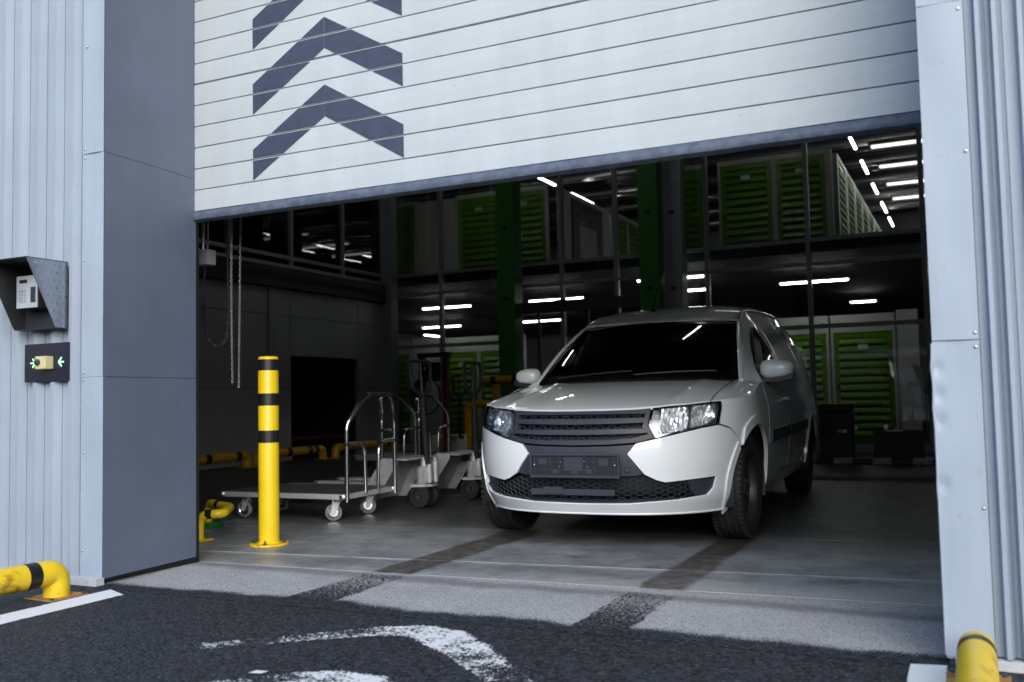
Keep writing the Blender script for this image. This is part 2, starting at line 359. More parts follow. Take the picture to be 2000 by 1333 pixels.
def slab_q(x0, x1, ya, yb, dz=0.):
    # slab between two joints that run slightly askew of the doorway: y = a + b*x
    P = [(x0, ya[0]+ya[1]*x0), (x1, ya[0]+ya[1]*x1), (x1, yb[0]+yb[1]*x1), (x0, yb[0]+yb[1]*x0)]
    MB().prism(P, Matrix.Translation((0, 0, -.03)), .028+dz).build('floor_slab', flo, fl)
JF, JA, JB = (.70, .05), (1.03, .105), (2.285, .09)
up_ = lambda j, d: (j[0]+d, j[1])
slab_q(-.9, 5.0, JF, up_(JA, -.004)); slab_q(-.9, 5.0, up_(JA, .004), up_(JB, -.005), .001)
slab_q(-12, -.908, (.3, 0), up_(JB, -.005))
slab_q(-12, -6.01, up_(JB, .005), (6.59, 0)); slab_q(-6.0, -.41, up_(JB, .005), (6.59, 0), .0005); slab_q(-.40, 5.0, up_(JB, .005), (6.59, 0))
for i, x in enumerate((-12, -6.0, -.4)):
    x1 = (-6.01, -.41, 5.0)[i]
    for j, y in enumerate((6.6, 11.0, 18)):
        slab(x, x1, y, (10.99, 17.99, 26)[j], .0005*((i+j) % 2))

# ---- painted markings on the asphalt
pm_line = paint_mat('line_paint', .50); pm_arrow = paint_mat('arrow_paint', .63)
def marking(name, quads, m, z, wears, sub=14):
    vs = []; fs = []; wr = []; NJ = 5
    for (a, b, c, d), (w0, w1) in zip(quads, wears):
        o = len(vs)
        for i in range(sub+1):
            for j in range(NJ):
                s, t = i/sub, (0, .16, .5, .84, 1)[j]
                p = [(a[k]*(1-s)+b[k]*s)*(1-t)+(d[k]*(1-s)+c[k]*s)*t for k in range(2)]
                vs.append((p[0], p[1], z)); wr.append(w0*(1-s)+w1*s+(.26 if j in (0, NJ-1) else 0))
        for i in range(sub):
            for j in range(NJ-1): fs.append((o+i*NJ+j, o+(i+1)*NJ+j, o+(i+1)*NJ+j+1, o+i*NJ+j+1))
    o = MB().add(vs, fs).build(name, m)
    at_ = o.data.attributes.new('wear', 'FLOAT', 'POINT')
    for i, x in enumerate(wr): at_.data[i].value = x
    return o
def chev_quads(dx, dy):
    # bent stroke: thin worn left arm, rounded tip, broad right arm
    C = [(1.24, -.80, .11), (1.45, -.62, .13), (1.66, -.44, .15), (1.80, -.315, .18), (1.92, -.255, .23), (2.04, -.275, .25), (2.18, -.38, .235), (2.34, -.52, .215), (2.50, -.67, .20), (2.70, -.85, .19)]
    L_, R_ = [], []
    for i, (x, y, wd) in enumerate(C):
        a, b = C[max(0, i-1)], C[min(len(C)-1, i+1)]; n_ = Vector((-(b[1]-a[1]), b[0]-a[0])).normalized()*wd*.5
        L_.append((x+n_.x+dx, y+n_.y+dy)); R_.append((x-n_.x+dx, y-n_.y+dy))
    return [(L_[i], L_[i+1], R_[i+1], R_[i]) for i in range(len(C)-1)]
chev_wear = [(.03, .01), (.01, -.01), (-.01, -.04), (-.04, -.10), (-.08, -.14), (-.14, -.10), (-.10, -.04), (-.04, .02), (.02, .06)]
tag(marking('painted_line', [((.125, -.07), (.125, -4), (.29, -4), (.29, -.14))], pm_line, .0005, [(-.22, -.1)]), 'white painted line running out from the left jamb foot', 'road marking')
tag(marking('painted_line', [((3.63, -.06), (3.64, -4), (3.745, -4), (3.735, -.04))], pm_line, .0035, [(-.22, -.22)]), 'short white painted line beside the right jamb foot', 'road marking')
tag(marking('floor_chevron', chev_quads(0, 0), pm_arrow, .004, chev_wear), 'worn white chevron arrow on the asphalt nearest the apron', 'road marking')
tag(marking('floor_chevron', chev_quads(.08, -.62), pm_arrow, .004, chev_wear), 'second worn white chevron arrow at the lower picture edge', 'road marking')
tag(marking('paint_spot', [((1.72, -.93), (1.765, -.92), (1.77, -.89), (1.725, -.895))], pm_line, .005, [(-.3, -.3)], 3), 'small white paint spot on the asphalt left of the chevron', 'road marking')

# ================================================================== WAREHOUSE SHELL
bld = thing('warehouse_building', 'pale blue-grey metal clad warehouse around the vehicle doorway', 'building')
HB = 8.0
def cladding(x0, x1, rib_x, dirn):
    # trapezoidal sheet in plane y=0, ribs standing 28 mm proud
    pts = []
    for (a, b) in rib_x:
        q = (b-a)*.5; pts += [(a-q*.5, 0), (a+q*.25, -.034), (b-q*.45, -.034), (b+q*.6, 0), (b+q*.6+.0005, .007), (b+q*.6+.0060, .007), (b+q*.6+.0065, 0)]
    pts.sort(key=lambda q: q[0])
    pts = [(x0, 0)]+pts+[(x1, 0)]
    vs = []; fs = []
    for z in (0.035, HB):
        vs += [(x, y, z) for x, y in pts]
    n = len(pts)
    for i in range(n-1): fs.append((i, i+1, n+i+1, n+i))
    # returned lower edge gives the sheet thickness
    vs2 = [(x, y+.004, .035) for x, y in pts]; vs += vs2
    for i in range(n-1): fs.append((i, 2*n+i, 2*n+i+1, i+1))
    return MB().add(vs, fs).build('cladding_sheet', 'clad', bld)
ribsL = []; x = -.204
for k in range(60): ribsL.append((x-.019, x+.019)); x -= .131
cladding(-8.2, -.162, ribsL, -1)
ribsR = []; x = 3.9115
for k in range(40): ribsR.append((x-.010, x+.010)); x += (.048 if k % 2 == 0 else .071)
cladding(3.874, 7, [(a, b) for a, b in ribsR], 1)
# corner flashings either side of the doorway, in lengths, each overlapping the next
def flashing(x0, x1, z0, z1, dy):
    m = MB(); nx, nz_ = 14, 90 if z0 < 1.05 else 40; th = .003
    rnd = random.Random(int(z0*100)+int(x0*10)); 
    def oil(x, z): return (sum(.007*math.exp(-((z-zd)/.022)**2-((x-x0-.012)/.016)**2) for zd in (.93, .845, .76, .56)) if x0 > 3 and z0 < .5 else 0)+ .0022*math.sin(z*5.3+x*9+z0*3)*math.sin((x-x0)/(x1-x0)*PI)
    vs = [(x0+(x1-x0)*i/nx, -.012-dy+oil(x0+(x1-x0)*i/nx, z0+(z1-z0)*j/nz_), z0+(z1-z0)*j/nz_) for j in range(nz_+1) for i in range(nx+1)]
    fs = [(j*(nx+1)+i, j*(nx+1)+i+1, (j+1)*(nx+1)+i+1, (j+1)*(nx+1)+i) for j in range(nz_) for i in range(nx)]
    m.add(vs, fs, True)
    m.box(x0+.001, x1-.001, -.003-dy*.5, .0, z0, z1)
    return m.build('corner_flashing', 'flash', bld)
flashing(-.150, .0, .02, 1.014, .0); flashing(-.150, .0, 1.0155, 2.138, .002); flashing(-.150, .0, 2.1395, HB, .004)
flashing(3.735, 3.872, .02, 1.017, .0); flashing(3.735, 3.872, 1.019, 2.112, .003); flashing(3.735, 3.872, 2.114, HB, .005)
# dented lip on the lower right flashing edge
lip = MB(); pts = []
for j in range(60):
    z = .03+.98*j/59
    d = .4*(.010*math.exp(-((z-.93)/.035)**2)+.008*math.exp(-((z-.80)/.04)**2)+.005*math.exp(-((z-.55)/.03)**2))
    pts.append((3.7335-d*.9, -.0135-d*.4, z))
lip.tube(pts, .004, 8).build('flashing_hem', 'flash', bld)
# return panels of the left jamb, running in to the door at y=.65
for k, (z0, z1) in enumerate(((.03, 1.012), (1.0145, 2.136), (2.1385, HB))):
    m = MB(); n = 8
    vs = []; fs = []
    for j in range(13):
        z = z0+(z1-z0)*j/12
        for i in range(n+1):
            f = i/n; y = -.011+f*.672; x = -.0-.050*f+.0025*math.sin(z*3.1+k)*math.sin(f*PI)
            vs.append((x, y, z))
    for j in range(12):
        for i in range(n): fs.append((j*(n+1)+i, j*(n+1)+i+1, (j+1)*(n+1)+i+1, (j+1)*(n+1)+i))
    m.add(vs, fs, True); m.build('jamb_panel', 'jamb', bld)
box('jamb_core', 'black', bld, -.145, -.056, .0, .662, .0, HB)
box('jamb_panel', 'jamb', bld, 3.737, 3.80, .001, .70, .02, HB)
def rivet(x, z, y=-.0125, r=.0065):
    MB().lathe([(r, 0), (r, .0015), (r*.75, .0035), (0, .0045)], 12, axis_T((x, y, z), (0, -1, 0))).build('rivet', 'steel', bld)
for x, z in ((-.12, 2.69), (-.13, 2.165), (-.13, 2.12), (-.13, 1.60), (-.132, 1.035), (-.132, .998), (-.132, .64), (-.132, .16)): rivet(x, z, -.0165 if z > 2.13 else (-.0145 if z > 1.01 else -.0125))
for x, z in ((3.858, 2.085), (3.86, 1.62), (3.86, 1.04), (3.86, .995), (3.86, .49)): rivet(x, z, -.0155 if z > 1.01 else -.0125, .0055)
for x, z in ((-.58, 2.13), (-.318, 2.13), (-.71, 1.33)): rivet(x, z, -.001, .008)
# fine dark sealant joints between the flashing lengths
MB().box(-.149, .001, -.0115, .0, .0, .034).build('plinth', 'plinth', bld)
m = MB(); 
for i in range(40):
    x0 = -8+ i*.2; m.box(x0, x0+.2, -.045-.01*random.random(), -.0005, -.03, .03+.012*random.random())
m.build('plinth', 'plinth', bld)
MB().box(3.76, 7, -.03, -.0005, -.03, .03).build('plinth', 'plinth', bld)
# walls, roof
box('outer_wall', 'darkwall', bld, -12, -.15, .03, .25, -.03, HB)
box('outer_wall', 'darkwall', bld, 3.80, 7, .03, .25, -.03, HB)
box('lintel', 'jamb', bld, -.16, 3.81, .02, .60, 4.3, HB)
box('outer_wall', 'darkwall', bld, -12.2, -12, .03, 27, -.03, HB)
box('outer_wall', 'darkwall', bld, 5.0, 5.2, .25, 27, -.03, HB)
box('outer_wall', 'darkwall', bld, -12.2, 5.2, 26.6, 26.8, -.03, HB)
box('roof', 'ceil', bld, -12.2, 7, .0, 27, HB, HB+.2)

# ================================================================== SECTIONAL DOOR
door = thing('sectional_door', 'white ribbed overhead door half raised with dark chevron arrows', 'door', (0, .652, 0))
DX0, DX1 = -.062, 3.742
def slat_profile(z0, z1, heavy):
    g = .0055 if heavy else .0035
    return [(.020, z0), (.010, z0+g*.2), (.0, z0+g*.6+.001), (-.0015, z0+(z1-z0)*.5), (.0, z1-.0055), (.002, z1-.003), (.010, z1-.001), (.02, z1)]
z = 1.952; k = 0; edges = []
pitch_z = .1212
while z < 4.4:
    heavy = abs((k) % 6) == 0 and k > 0
    z1 = z+pitch_z
    pr_ = slat_profile(z+(.003 if heavy else 0), z1, heavy)
    m = MB(); n = 10; vs = []
    for i in range(n+1):
        x = DX0+(DX1-DX0)*i/n
        vs += [(x, y+.0012*math.sin(i*1.9+k), zz) for y, zz in pr_]
    q = len(pr_); fs = [(i*q+j, (i+1)*q+j, (i+1)*q+j+1, i*q+j+1) for i in range(n) for j in range(q-1)]
    m.add(vs, fs, False); m.build('slat', 'slat', door, 60)
    edges.append((z, z1)); z = z1; k += 1
box('core', 'black', door, DX0, DX1, .021, .05, 1.953, 4.4)
# chevrons, cut at the joints between the slats
def clip(poly, axis, val, keep_above):
    out = []
    for i in range(len(poly)):
        a, b = poly[i], poly[(i+1) % len(poly)]
        ia = (a[axis] >= val) == keep_above; ib = (b[axis] >= val) == keep_above
        if ia: out.append(a)
        if ia != ib:
            t = (val-a[axis])/(b[axis]-a[axis]); out.append((a[0]+(b[0]-a[0])*t, a[1]+(b[1]-a[1])*t))
    return out
for c in range(4):
    za = 2.530+.3637*c; xa = .857; hw = .482; dr = .283; th = .168
    mk = None
    for arm in (-1, 1):
        ga = .0012
        P = [(xa+arm*ga, za), (xa+arm*hw, za-dr), (xa+arm*hw, za-dr-th), (xa+arm*ga, za-th)]
        for (z0, z1) in edges:
            q = clip(clip(P, 1, z0+.006, True), 1, z1-.008, False)
            if len(q) < 3: continue
            zs = [z0+.006, (z0+z1)/2, z1-.008]
            m = MB(); m.prism([(x, -zz) for x, zz in q], Matrix.Translation((0, -.0040, 0)) @ Matrix.Rotation(-PI/2, 4, 'X'), .0015)
            m.build('chevron_marking', 'chev', door)
# rubber seal under the bottom rail
m = MB(); n = 60; prof = [(.03, 1.95), (-.004, 1.95), (-.016, 1.935), (-.020, 1.918), (-.014, 1.902), (.004, 1.893), (.03, 1.893)]
vs = []
for i in range(n+1):
    x = DX0+(DX1-DX0)*i/n; j = .003*noise.noise((x*3, 0, 0))
    vs += [(x, y+j, zz+.0025*noise.noise((x*5, 2, zz*9))) for y, zz in prof]
q = len(prof); m.add(vs, [(i*q+j, (i+1)*q+j, (i+1)*q+(j+1) % q, i*q+(j+1) % q) for i in range(n) for j in range(q)], True)
m.build('bottom_seal', 'rubber', door)
box('guide_rail', 'black', door, -.085, -.052, .012, .034, 0.0, 4.4)
box('guide_rail', 'black', door, 3.744, 3.79, .052, .12, 0.0, 4.4)
gp = thing('green_post', 'slim green steel post just inside the left door jamb', 'post', (-.225, .80, 0))
box('post', 'green', gp, -.045, .016, -.03, .05, .0, 4.3, .004)

# ================================================================== INTERIOR SHELL
iw = thing('panel_wall', 'dark grey panelled side wall with a black doorway', 'wall', (-5.6, 0, 0))
def wp(y0, y1, z0, z1): box('wall_panel', 'darkwall', iw, -.08, 0, y0+.004, y1-.004, z0+.004, z1-.004, .003)
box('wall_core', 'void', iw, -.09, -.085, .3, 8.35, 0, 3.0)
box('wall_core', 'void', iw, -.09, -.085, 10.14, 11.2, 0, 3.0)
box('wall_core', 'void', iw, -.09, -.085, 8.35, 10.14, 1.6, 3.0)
for y0, y1 in ((.3, 4.2), (4.2, 8.35), (10.14, 11.05)):
    wp(y0, y1, .10, 1.105); wp(y0, y1, 1.105, 2.21); wp(y0, y1, 2.21, 2.62)
wp(8.35, 10.14, 1.6, 2.21); wp(8.35, 10.14, 2.21, 2.62)
box('plinth', 'plinth', iw, -.08, .012, .3, 8.35, 0, .095)
box('plinth', 'plinth', iw, -.08, .012, 10.14, 11.05, 0, .095)
box('edge_beam', 'ceil', iw, -.08, .10, .3, 11.05, 2.625, 2.93, .004)
box('pilaster', 'alu', iw, .001, .035, 7.81, 7.97, .095, 2.62, .003)
# recess behind the doorway
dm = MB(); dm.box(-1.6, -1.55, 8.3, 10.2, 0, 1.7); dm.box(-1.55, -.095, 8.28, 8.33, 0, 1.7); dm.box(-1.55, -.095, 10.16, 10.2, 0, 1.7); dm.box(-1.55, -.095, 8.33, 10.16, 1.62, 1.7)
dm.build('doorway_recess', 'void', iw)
rb = thing('red_barrier_bar', 'dim red bar across the black doorway in the side wall', 'barrier', (-5.85, 0, 0))
MB().tube([(0, 8.45, .30), (0, 10.1, .30)], .035, 12).build('bar', 'red', rb); MB().box(-.03, .03, 8.5, 8.56, -.0, .30).build('support', 'red', rb); MB().box(-.03, .03, 9.95, 10.0, -.0, .30).build('support', 'red', rb)
cp = tag(box('corner_column', 'alu', None, -5.68, -5.39, 10.86, 11.08, 0, 6.0, .006), 'grey steel column in the corner where glass and side wall meet', 'column')
# glazed wall over the side wall
sg = thing('glazed_wall', 'upper glazed wall above the dark side panels', 'glass wall', (-5.6, 0, 0))
ym = [.4, 2.9, 5.6, 6.95, 8.34, 9.68, 11.02]
for y in ym: box('mullion', 'alu', sg, -.045, .045, y-.03, y+.03, 2.935, 6.0)
for za, zb in ((2.95, 3.0), (3.085, 3.14), (5.9, 6.0)):
    for a, b in zip(ym[:-1], ym[1:]): box('transom', 'alu', sg, -.04, .042, a+.031, b-.031, za, zb)
for a, b in zip(ym[:-1], ym[1:]): box('pane', 'glass', sg, -.004, .004, a+.028, b-.028, 3.14, 5.9); box('pane', 'glass', sg, -.004, .004, a+.028, b-.028, 3.0, 3.085)
# mezzanine slab + ceilings
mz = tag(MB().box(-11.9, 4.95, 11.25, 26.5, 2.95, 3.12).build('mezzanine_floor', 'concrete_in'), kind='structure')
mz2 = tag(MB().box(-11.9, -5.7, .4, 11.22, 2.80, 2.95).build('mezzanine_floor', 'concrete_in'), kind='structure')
cl = bpy.data.objects.new('ceiling', None); col.objects.link(cl); tag(cl, kind='structure')
m = MB(); vs = []; fs = []
yy = .3; prof = []
while yy < 26.5:
    prof += [(yy, 6.06), (yy+.10, 6.06), (yy+.13, 6.10), (yy+.22, 6.10)]; yy += .25
for x in (-12, 5): vs += [(x, y, zz) for y, zz in prof]
n = len(prof); m.add(vs, [(i, i+1, n+i+1, n+i) for i in range(n-1)]); m.build('ceiling_deck', 'ceil', cl)
for k, y in enumerate((3, 5, 7, 9, 11.3, 13.2, 15.0, 16.95, 18.85, 20.8, 22.7, 24.5)):
    pp = [(-.05, .02), (-.065, -.03), (-.06, -.10), (-.035, -.155), (.0, -.175), (.05, -.18), (.055, -.165), (.01, -.155), (-.02, -.13), (-.04, -.08), (-.04, .02)]
    vs = [(x, y+a, 6.04+b) for x in (-11.9, 4.95) for a, b in pp]; n = len(pp)
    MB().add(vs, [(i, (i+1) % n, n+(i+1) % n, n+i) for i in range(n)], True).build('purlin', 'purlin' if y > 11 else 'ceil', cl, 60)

# ================================================================== GLAZED PARTITION (back of the bay)
YP = 11.1
gp2 = thing('glazed_partition', 'two storey glazed partition with grey mullions across the back', 'glass wall', (0, YP, 0))
xm = [-5.53, -4.49, -3.30, -2.18, -1.23, -.42, .25, 1.76, 3.32, 4.95]
def mull(x, z0=0, z1=6.0): box('mullion', 'alu', gp2, x-.032, x+.032, -.05, .05, z0, z1, .003)
for x in xm: mull(x)
for za, zb in ((3.085, 3.14), (2.73, 2.785), (1.80, 1.86), (5.9, 6.0), (.0, .10)):
    for a, b in zip(xm[:-1], xm[1:]):
        if za == 1.80 and a in (-3.30, -2.18, -1.23): continue
        box('transom', 'alu', gp2, a+.033, b-.033, -.045, .045, za, zb)
for a, b in zip(xm[:-1], xm[1:]):
    for za, zb in ((3.14, 5.9), (2.785, 3.085), (1.86, 2.73), (.10, 1.80)):
        if zb == 1.80 and a in (-3.30, -2.18, -1.23): continue
        box('pane', 'glass', gp2, a+.03, b-.03, -.005, .005, za, zb)
box('door_header', 'darksteel', gp2, -3.26, -.46, -.14, -.052, 2.28, 2.47, .006)
box('door_sensor', 'black', gp2, -2.26, -2.06, -.20, -.142, 2.42, 2.475, .008)
for x in (-2.62, -1.75): box('door_stile', 'darksteel', gp2, x-.022, x+.022, -.02, .02, .02, 2.28)

# columns in front of the partition
def column(name, label, x, y, s, m, base=True, h=6.0):
    t = thing(name, label, 'column', (x, y, 0)); a = s/2
    mb = MB(); mb.box(-a, a, -a, -a+.02, 0, h); mb.box(-a, a, a-.02, a, 0, h); mb.box(-.012, .012, -a+.02, a-.02, 0, h); mb.box(-a, -a+.014, -a+.021, a-.021, 0, h); mb.box(a-.014, a, -a+.021, a-.021, 0, h)
    mb.build('shaft', m, t)
    if base: MB().box(-a-.08, a+.08, -a-.08, a+.08, 0, .03).build('base_plate', m, t)
    for z in (2.45, 3.6): MB().box(-.04, .04, -a-.014, -a-.001, z, z+.05).build('bracket', 'black', t)
    return t
column('steel_column', 'bright green steel column left of the van roof', -2.81, 10.40, .30, 'green')
column('steel_column', 'dark green steel column rising behind the van roof', -.42, 10.40, .30, 'green')
column('steel_column', 'grey steel column next to the dark green column', -.12, 10.62, .28, 'alu')

# ================================================================== STORAGE UNITS
_door_cache = {}
def rib_door(W, H, nl):
    key = (round(W, 3), round(H, 3), nl)
    if key in _door_cache: return _door_cache[key]
    m = MB(); mg = min(.085, W*.2)
    m.box(0, mg, -.03, 0, 0, H); m.box(W-mg, W, -.03, 0, 0, H); m.box(mg, W-mg, -.03, 0, H-.09, H); m.box(mg, W-mg, -.03, 0, 0, .06)
    z0, z1 = .06, H-.09; p = (z1-z0)/nl; vs = []; 
    prof = []
    for k in range(nl):
        a = z0+k*p; prof += [(-.002, a), (-.046, a+p*.12), (-.050, a+p*.30), (-.036, a+p*.62), (-.006, a+p*.93)]
    prof.append((-.002, z1))
    vs = [(x, y, zz) for x in (mg, W-mg) for y, zz in prof]; n = len(prof)
    m.add(vs, [(i, i+1, n+i+1, n+i) for i in range(n-1)])
    m.add([(mg, y, zz) for y, zz in prof], [tuple(range(n))]); m.add([(W-mg, y, zz) for y, zz in prof], [tuple(range(n))])
    o = m.build('door', 'locker', None); me = o.data; bpy.data.objects.remove(o); _door_cache[key] = me; return me
def unit(label, loc, W, H, head, rz=0., nl=13, lab=True, post=.05, group=None, hinge=1):
    t = thing('storage_unit', label, 'storage unit', loc, rz, group)
    d = bpy.data.objects.new('door', rib_door(W, H, nl)); col.objects.link(d); d.parent = t; d.location = (0, 0, .03)
    if lab:
        box('number_plate', 'bag', d, W*.5-.085, W*.5+.085, -.056, -.051, H-.29, H-.215)
        box('handle', 'black', d, (.02 if hinge > 0 else W-.08), (.08 if hinge > 0 else W-.02), -.055, -.031, H*.48, H*.48+.06)
    f = MB(); f.box(-post, -.003, -.045, .0, 0, H+head); f.box(W+.003, W+post, -.045, .0, 0, H+head); f.box(-post, W+post, -.044, .001, H+.035, H+head); f.box(-post, W+post, .002, .04, 0, H+head)
    f.build('frame', 'white', t); return t
def white_panel(label, x0, x1, y, z0, h, rz=0.):
    t = thing('partition_panel', label, 'panel', (x0, y, z0), rz); W = x1-x0; n = max(1, int(W/.35))
    for k in range(n): box('panel', 'white', t, W*k/n+.002, W*(k+1)/n-.002, -.03, .03, 0, h, .002)
    return t
YL = 14.0; Z2 = 3.12
# ground floor row
unit('ground floor green storage unit furthest left beside the grey corner column', (-7.30, YL, 0), .34, 1.83, .34, lab=False)
white_panel('white wall panel left of the red stacker behind the glass', -6.90, -6.07, YL, 0, 2.20)
unit('ground floor green storage unit right of the red stacker', (-6.01, YL, 0), .68, 1.83, .34)
unit('ground floor green storage unit left of the bright green column', (-5.24, YL, 0), .95, 1.83, .34)
unit('green storage unit behind the van hidden up to its plate', (.60, YL, 0), .98, 1.86, .34)
unit('ground floor green storage unit between the van and right jamb', (1.71, YL, 0), .95, 1.86, .34)
white_panel('white wall panel right of the ground floor storage units', 2.73, 3.07, YL, 0, 2.24)
white_panel('white wall panel right of the bright green column, above the van mirror', -3.45, -2.95, 13.0, 0, 2.05)
# upper floor row
unit('upper floor green storage unit furthest left in the corner', (-7.25, YL, Z2), .46, 1.92, .12, lab=False)
white_panel('pale wall panel between upper green storage units', -6.72, -5.80, YL, Z2, 2.0)
unit('upper floor green storage unit left of the bright green column', (-5.72, YL, Z2), 1.0, 1.92, .12)
unit('upper floor green storage unit right of the bright green column', (-4.64, YL, Z2), .92, 1.92, .12)
unit('upper floor green storage unit beside the grey column', (-1.30, YL, Z2), .78, 1.92, .12)
unit('upper floor green storage unit in the middle of the right row', (-.17, YL, Z2), .92, 1.92, .12)
unit('upper floor green storage unit at the corridor corner, right end of row', (.84, YL, Z2), .84, 1.92, .12)
white_panel('pale end post of the upper right storage row', 1.73, 1.80, YL-.02, Z2, 2.04)
# upper corridor sides, facing +X
for k in range(7):
    y = 14.55+k*1.45
    unit('green storage unit %s along the upper right corridor' % ('nearest', 'second', 'third', 'fourth', 'fifth', 'sixth', 'seventh')[k], (1.80, y, Z2), 1.05, 1.92, .12, PI/2, lab=False, post=.2)
for k in range(3):
    y = 17.2+k*1.2
    unit('green storage unit %s along the upper left corridor' % ('nearest', 'second', 'third')[k], (-3.50, y, Z2), 1.05, 1.92, .12, PI/2, lab=False, post=.07)
wpn = white_panel('pale side panel of the upper left corridor behind a framed plan', 0, 2.95, 0, Z2, 2.0, PI/2); wpn.location = (-3.50, 14.1, Z2)
fp = thing('framed_plan', 'black framed plan hanging in the upper left corridor', 'frame', (-3.465, 14.75, 3.55))
box('frame', 'black', fp, 0, .03, 0, 1.75, 0, 1.45); box('sheet', 'alu', fp, .031, .034, .35, 1.35, .25, .95); box('sheet', 'white', fp, .031, .034, .35, .75, 1.0, 1.02)
# units behind the side glazing, facing +X
for k, (y, lab) in enumerate(((8.1, 'nearest the door'), (9.33, 'second from the door'), (10.56, 'left of the pale number board'))):
    unit('dim green storage unit behind side glazing, %s' % lab, (-8.5, y, 2.96), 1.1, 2.1, .12, PI/2, lab=False, nl=12)
nb = thing('notice_board', 'pale number board 177 behind the side glazing', 'sign', (-8.45, 12.08, 3.12))
box('board', 'white', nb, -.03, 0, 0, .72, 0, 2.0, .004); box('stripe', 'black', nb, .001, .004, .1, .42, 1.15, 1.3)
fc = bpy.data.curves.new('number', 'FONT'); fc.body = '177'; fc.size = .26; fc.extrude = .001; fc.materials.append(M['black'])
ft_ = bpy.data.objects.new('tmp', fc); fme = bpy.data.meshes.new_from_object(ft_); bpy.data.objects.remove(ft_); fme.materials.clear(); fme.materials.append(M['black'])
fo = bpy.data.objects.new('number_lettering', fme); col.objects.link(fo); fo.parent = nb; fo.location = (.004, .14, .74); fo.rotation_euler = (PI/2, 0, PI/2)
unit('dim green storage unit behind side glazing, furthest along', (-8.5, 13.3, 3.12), 1.1, 2.1, .12, PI/2, lab=False, nl=12)

# ================================================================== TUBE LIGHTS
def tube_light(label, p, L_, along, group):
    t = thing('tube_light', label, 'light', p, 0 if along == 'x' else PI/2, group)
    MB().box(0, L_, -.020, .020, .03, .060).build('housing', 'white', t)
    MB().box(.02, L_-.02, -.024, .024, .0, .029, None, .011).build('tube', 'tube', t)
    for x in (L_*.2, L_*.8): MB().tube([(x, 0, .06), (x, 0, .28)], .004, 6).build('hanger', 'darksteel', t)
    return t
G1 = 'tube lights under the mezzanine'; G2 = 'tube lights in the upper right corridor'; G3 = 'tube lights in the upper left corridor'
for x, lab in ((-6.2, 'lit tube light leftmost in the row under the mezzanine'), (-3.8, 'lit tube light right of the bright green column'), (-1.4, 'lit tube light behind the grey column'), (.94, 'lit tube light over the right ground floor units')):
    tube_light(lab, (x, 13.25, 2.72), 1.15, 'x', G1)
for x, lab in ((-8.95, 'far lit tube light lowest left behind the glass'), (-6.1, 'far lit tube light above the white entrance panel'), (1.58, 'far lit tube light near the right jamb')):
    tube_light(lab, (x, 17.8, 2.74), 1.15 if x < 0 else .55, 'x', G1)
tube_light('near lit tube light above the van aerial', (-1.0, 11.38, 2.72), 1.13, 'x', G1)
tube_light('slanting lit tube light deep behind the left glass', (-10.1, 19.8, 2.72), 1.1, 'y', G1)
tube_light('lit tube light at the far right edge under the mezzanine', (3.55, 13.25, 2.72), 1.15, 'x', G1)
for k, (a, b) in enumerate(((14.3, 15.62), (16.63, 17.9), (19.0, 20.2), (21.35, 22.8), (23.6, 25.1))):
    tube_light('%s lit tube light of the upper right corridor' % ('nearest', 'second', 'third', 'fourth', 'furthest')[k], (2.05, a, 5.47), b-a, 'y', G2)
for k, (a, b) in enumerate(((14.2, 15.48), (16.34, 17.78), (18.87, 20.1))):
    tube_light('%s lit tube light of the upper left corridor' % ('nearest', 'second', 'third')[k], (-4.12, a, 5.47), b-a, 'y', G3)
for k, (a, b) in enumerate(((2.1, 3.2), (4.75, 5.85), (6.75, 7.9), (9.4, 10.5))):
    tube_light('lit tube light behind the side glazing, %s from the facade' % ('first', 'second', 'third', 'fourth')[k], (-8.05, a, 5.0), b-a, 'y', 'tube lights behind the side glazing')
for k, y in enumerate((14.6, 17.2, 19.8, 22.4)):  # added lamps, hidden from view, so the corridor beams catch light
    tube_light('added unseen tube light behind the right jamb, %s' % ('nearest', 'second', 'third', 'furthest')[k], (3.75, y, 5.66), 1.3, 'y', 'added tube lights behind the right jamb')
for k, x in enumerate((-5.2, .1)):  # added lamps above the sight line to brighten the upper storage units
    tube_light('added unseen tube light over the upper walkway, %s from left' % ('first', 'second')[k], (x, 12.1, 5.8), 1.2, 'x', 'added tube lights over the upper walkway')
for k, (x, y) in enumerate(((1.15, 6.2), (-2.6, 6.2))):
    tube_light('lit tube light on the bay ceiling, %s' % ('over the van', 'left over the trolleys')[k], (x, y, 5.86), 1.4, 'y', 'tube lights on the bay ceiling')

for k, y in enumerate((14.95, 16.9, 18.8, 20.8, 22.7)):  # added glowing bars stand in for lamp glints on the ceiling beams
    t = thing('beam_glint_bar', '%s added pinkish glow bar for the beam glint across the upper right corridor ceiling' % ('nearest', 'second', 'third', 'fourth', 'furthest')[k], 'light', (2.22, y, 5.80), 0, 'added glow bars across the corridor ceiling')
    MB().box(0, 2.0, -.055, .055, -.03, .03, None, .024).build('glow_bar', 'strip', t); MB().box(-.04, 2.04, -.03, .03, .031, .07).build('rail', 'darksteel', t)
    MB().box(-.3, 2.1, -.10, -.08, -.09, -.07).build('edge_bar', 'purlin', t)

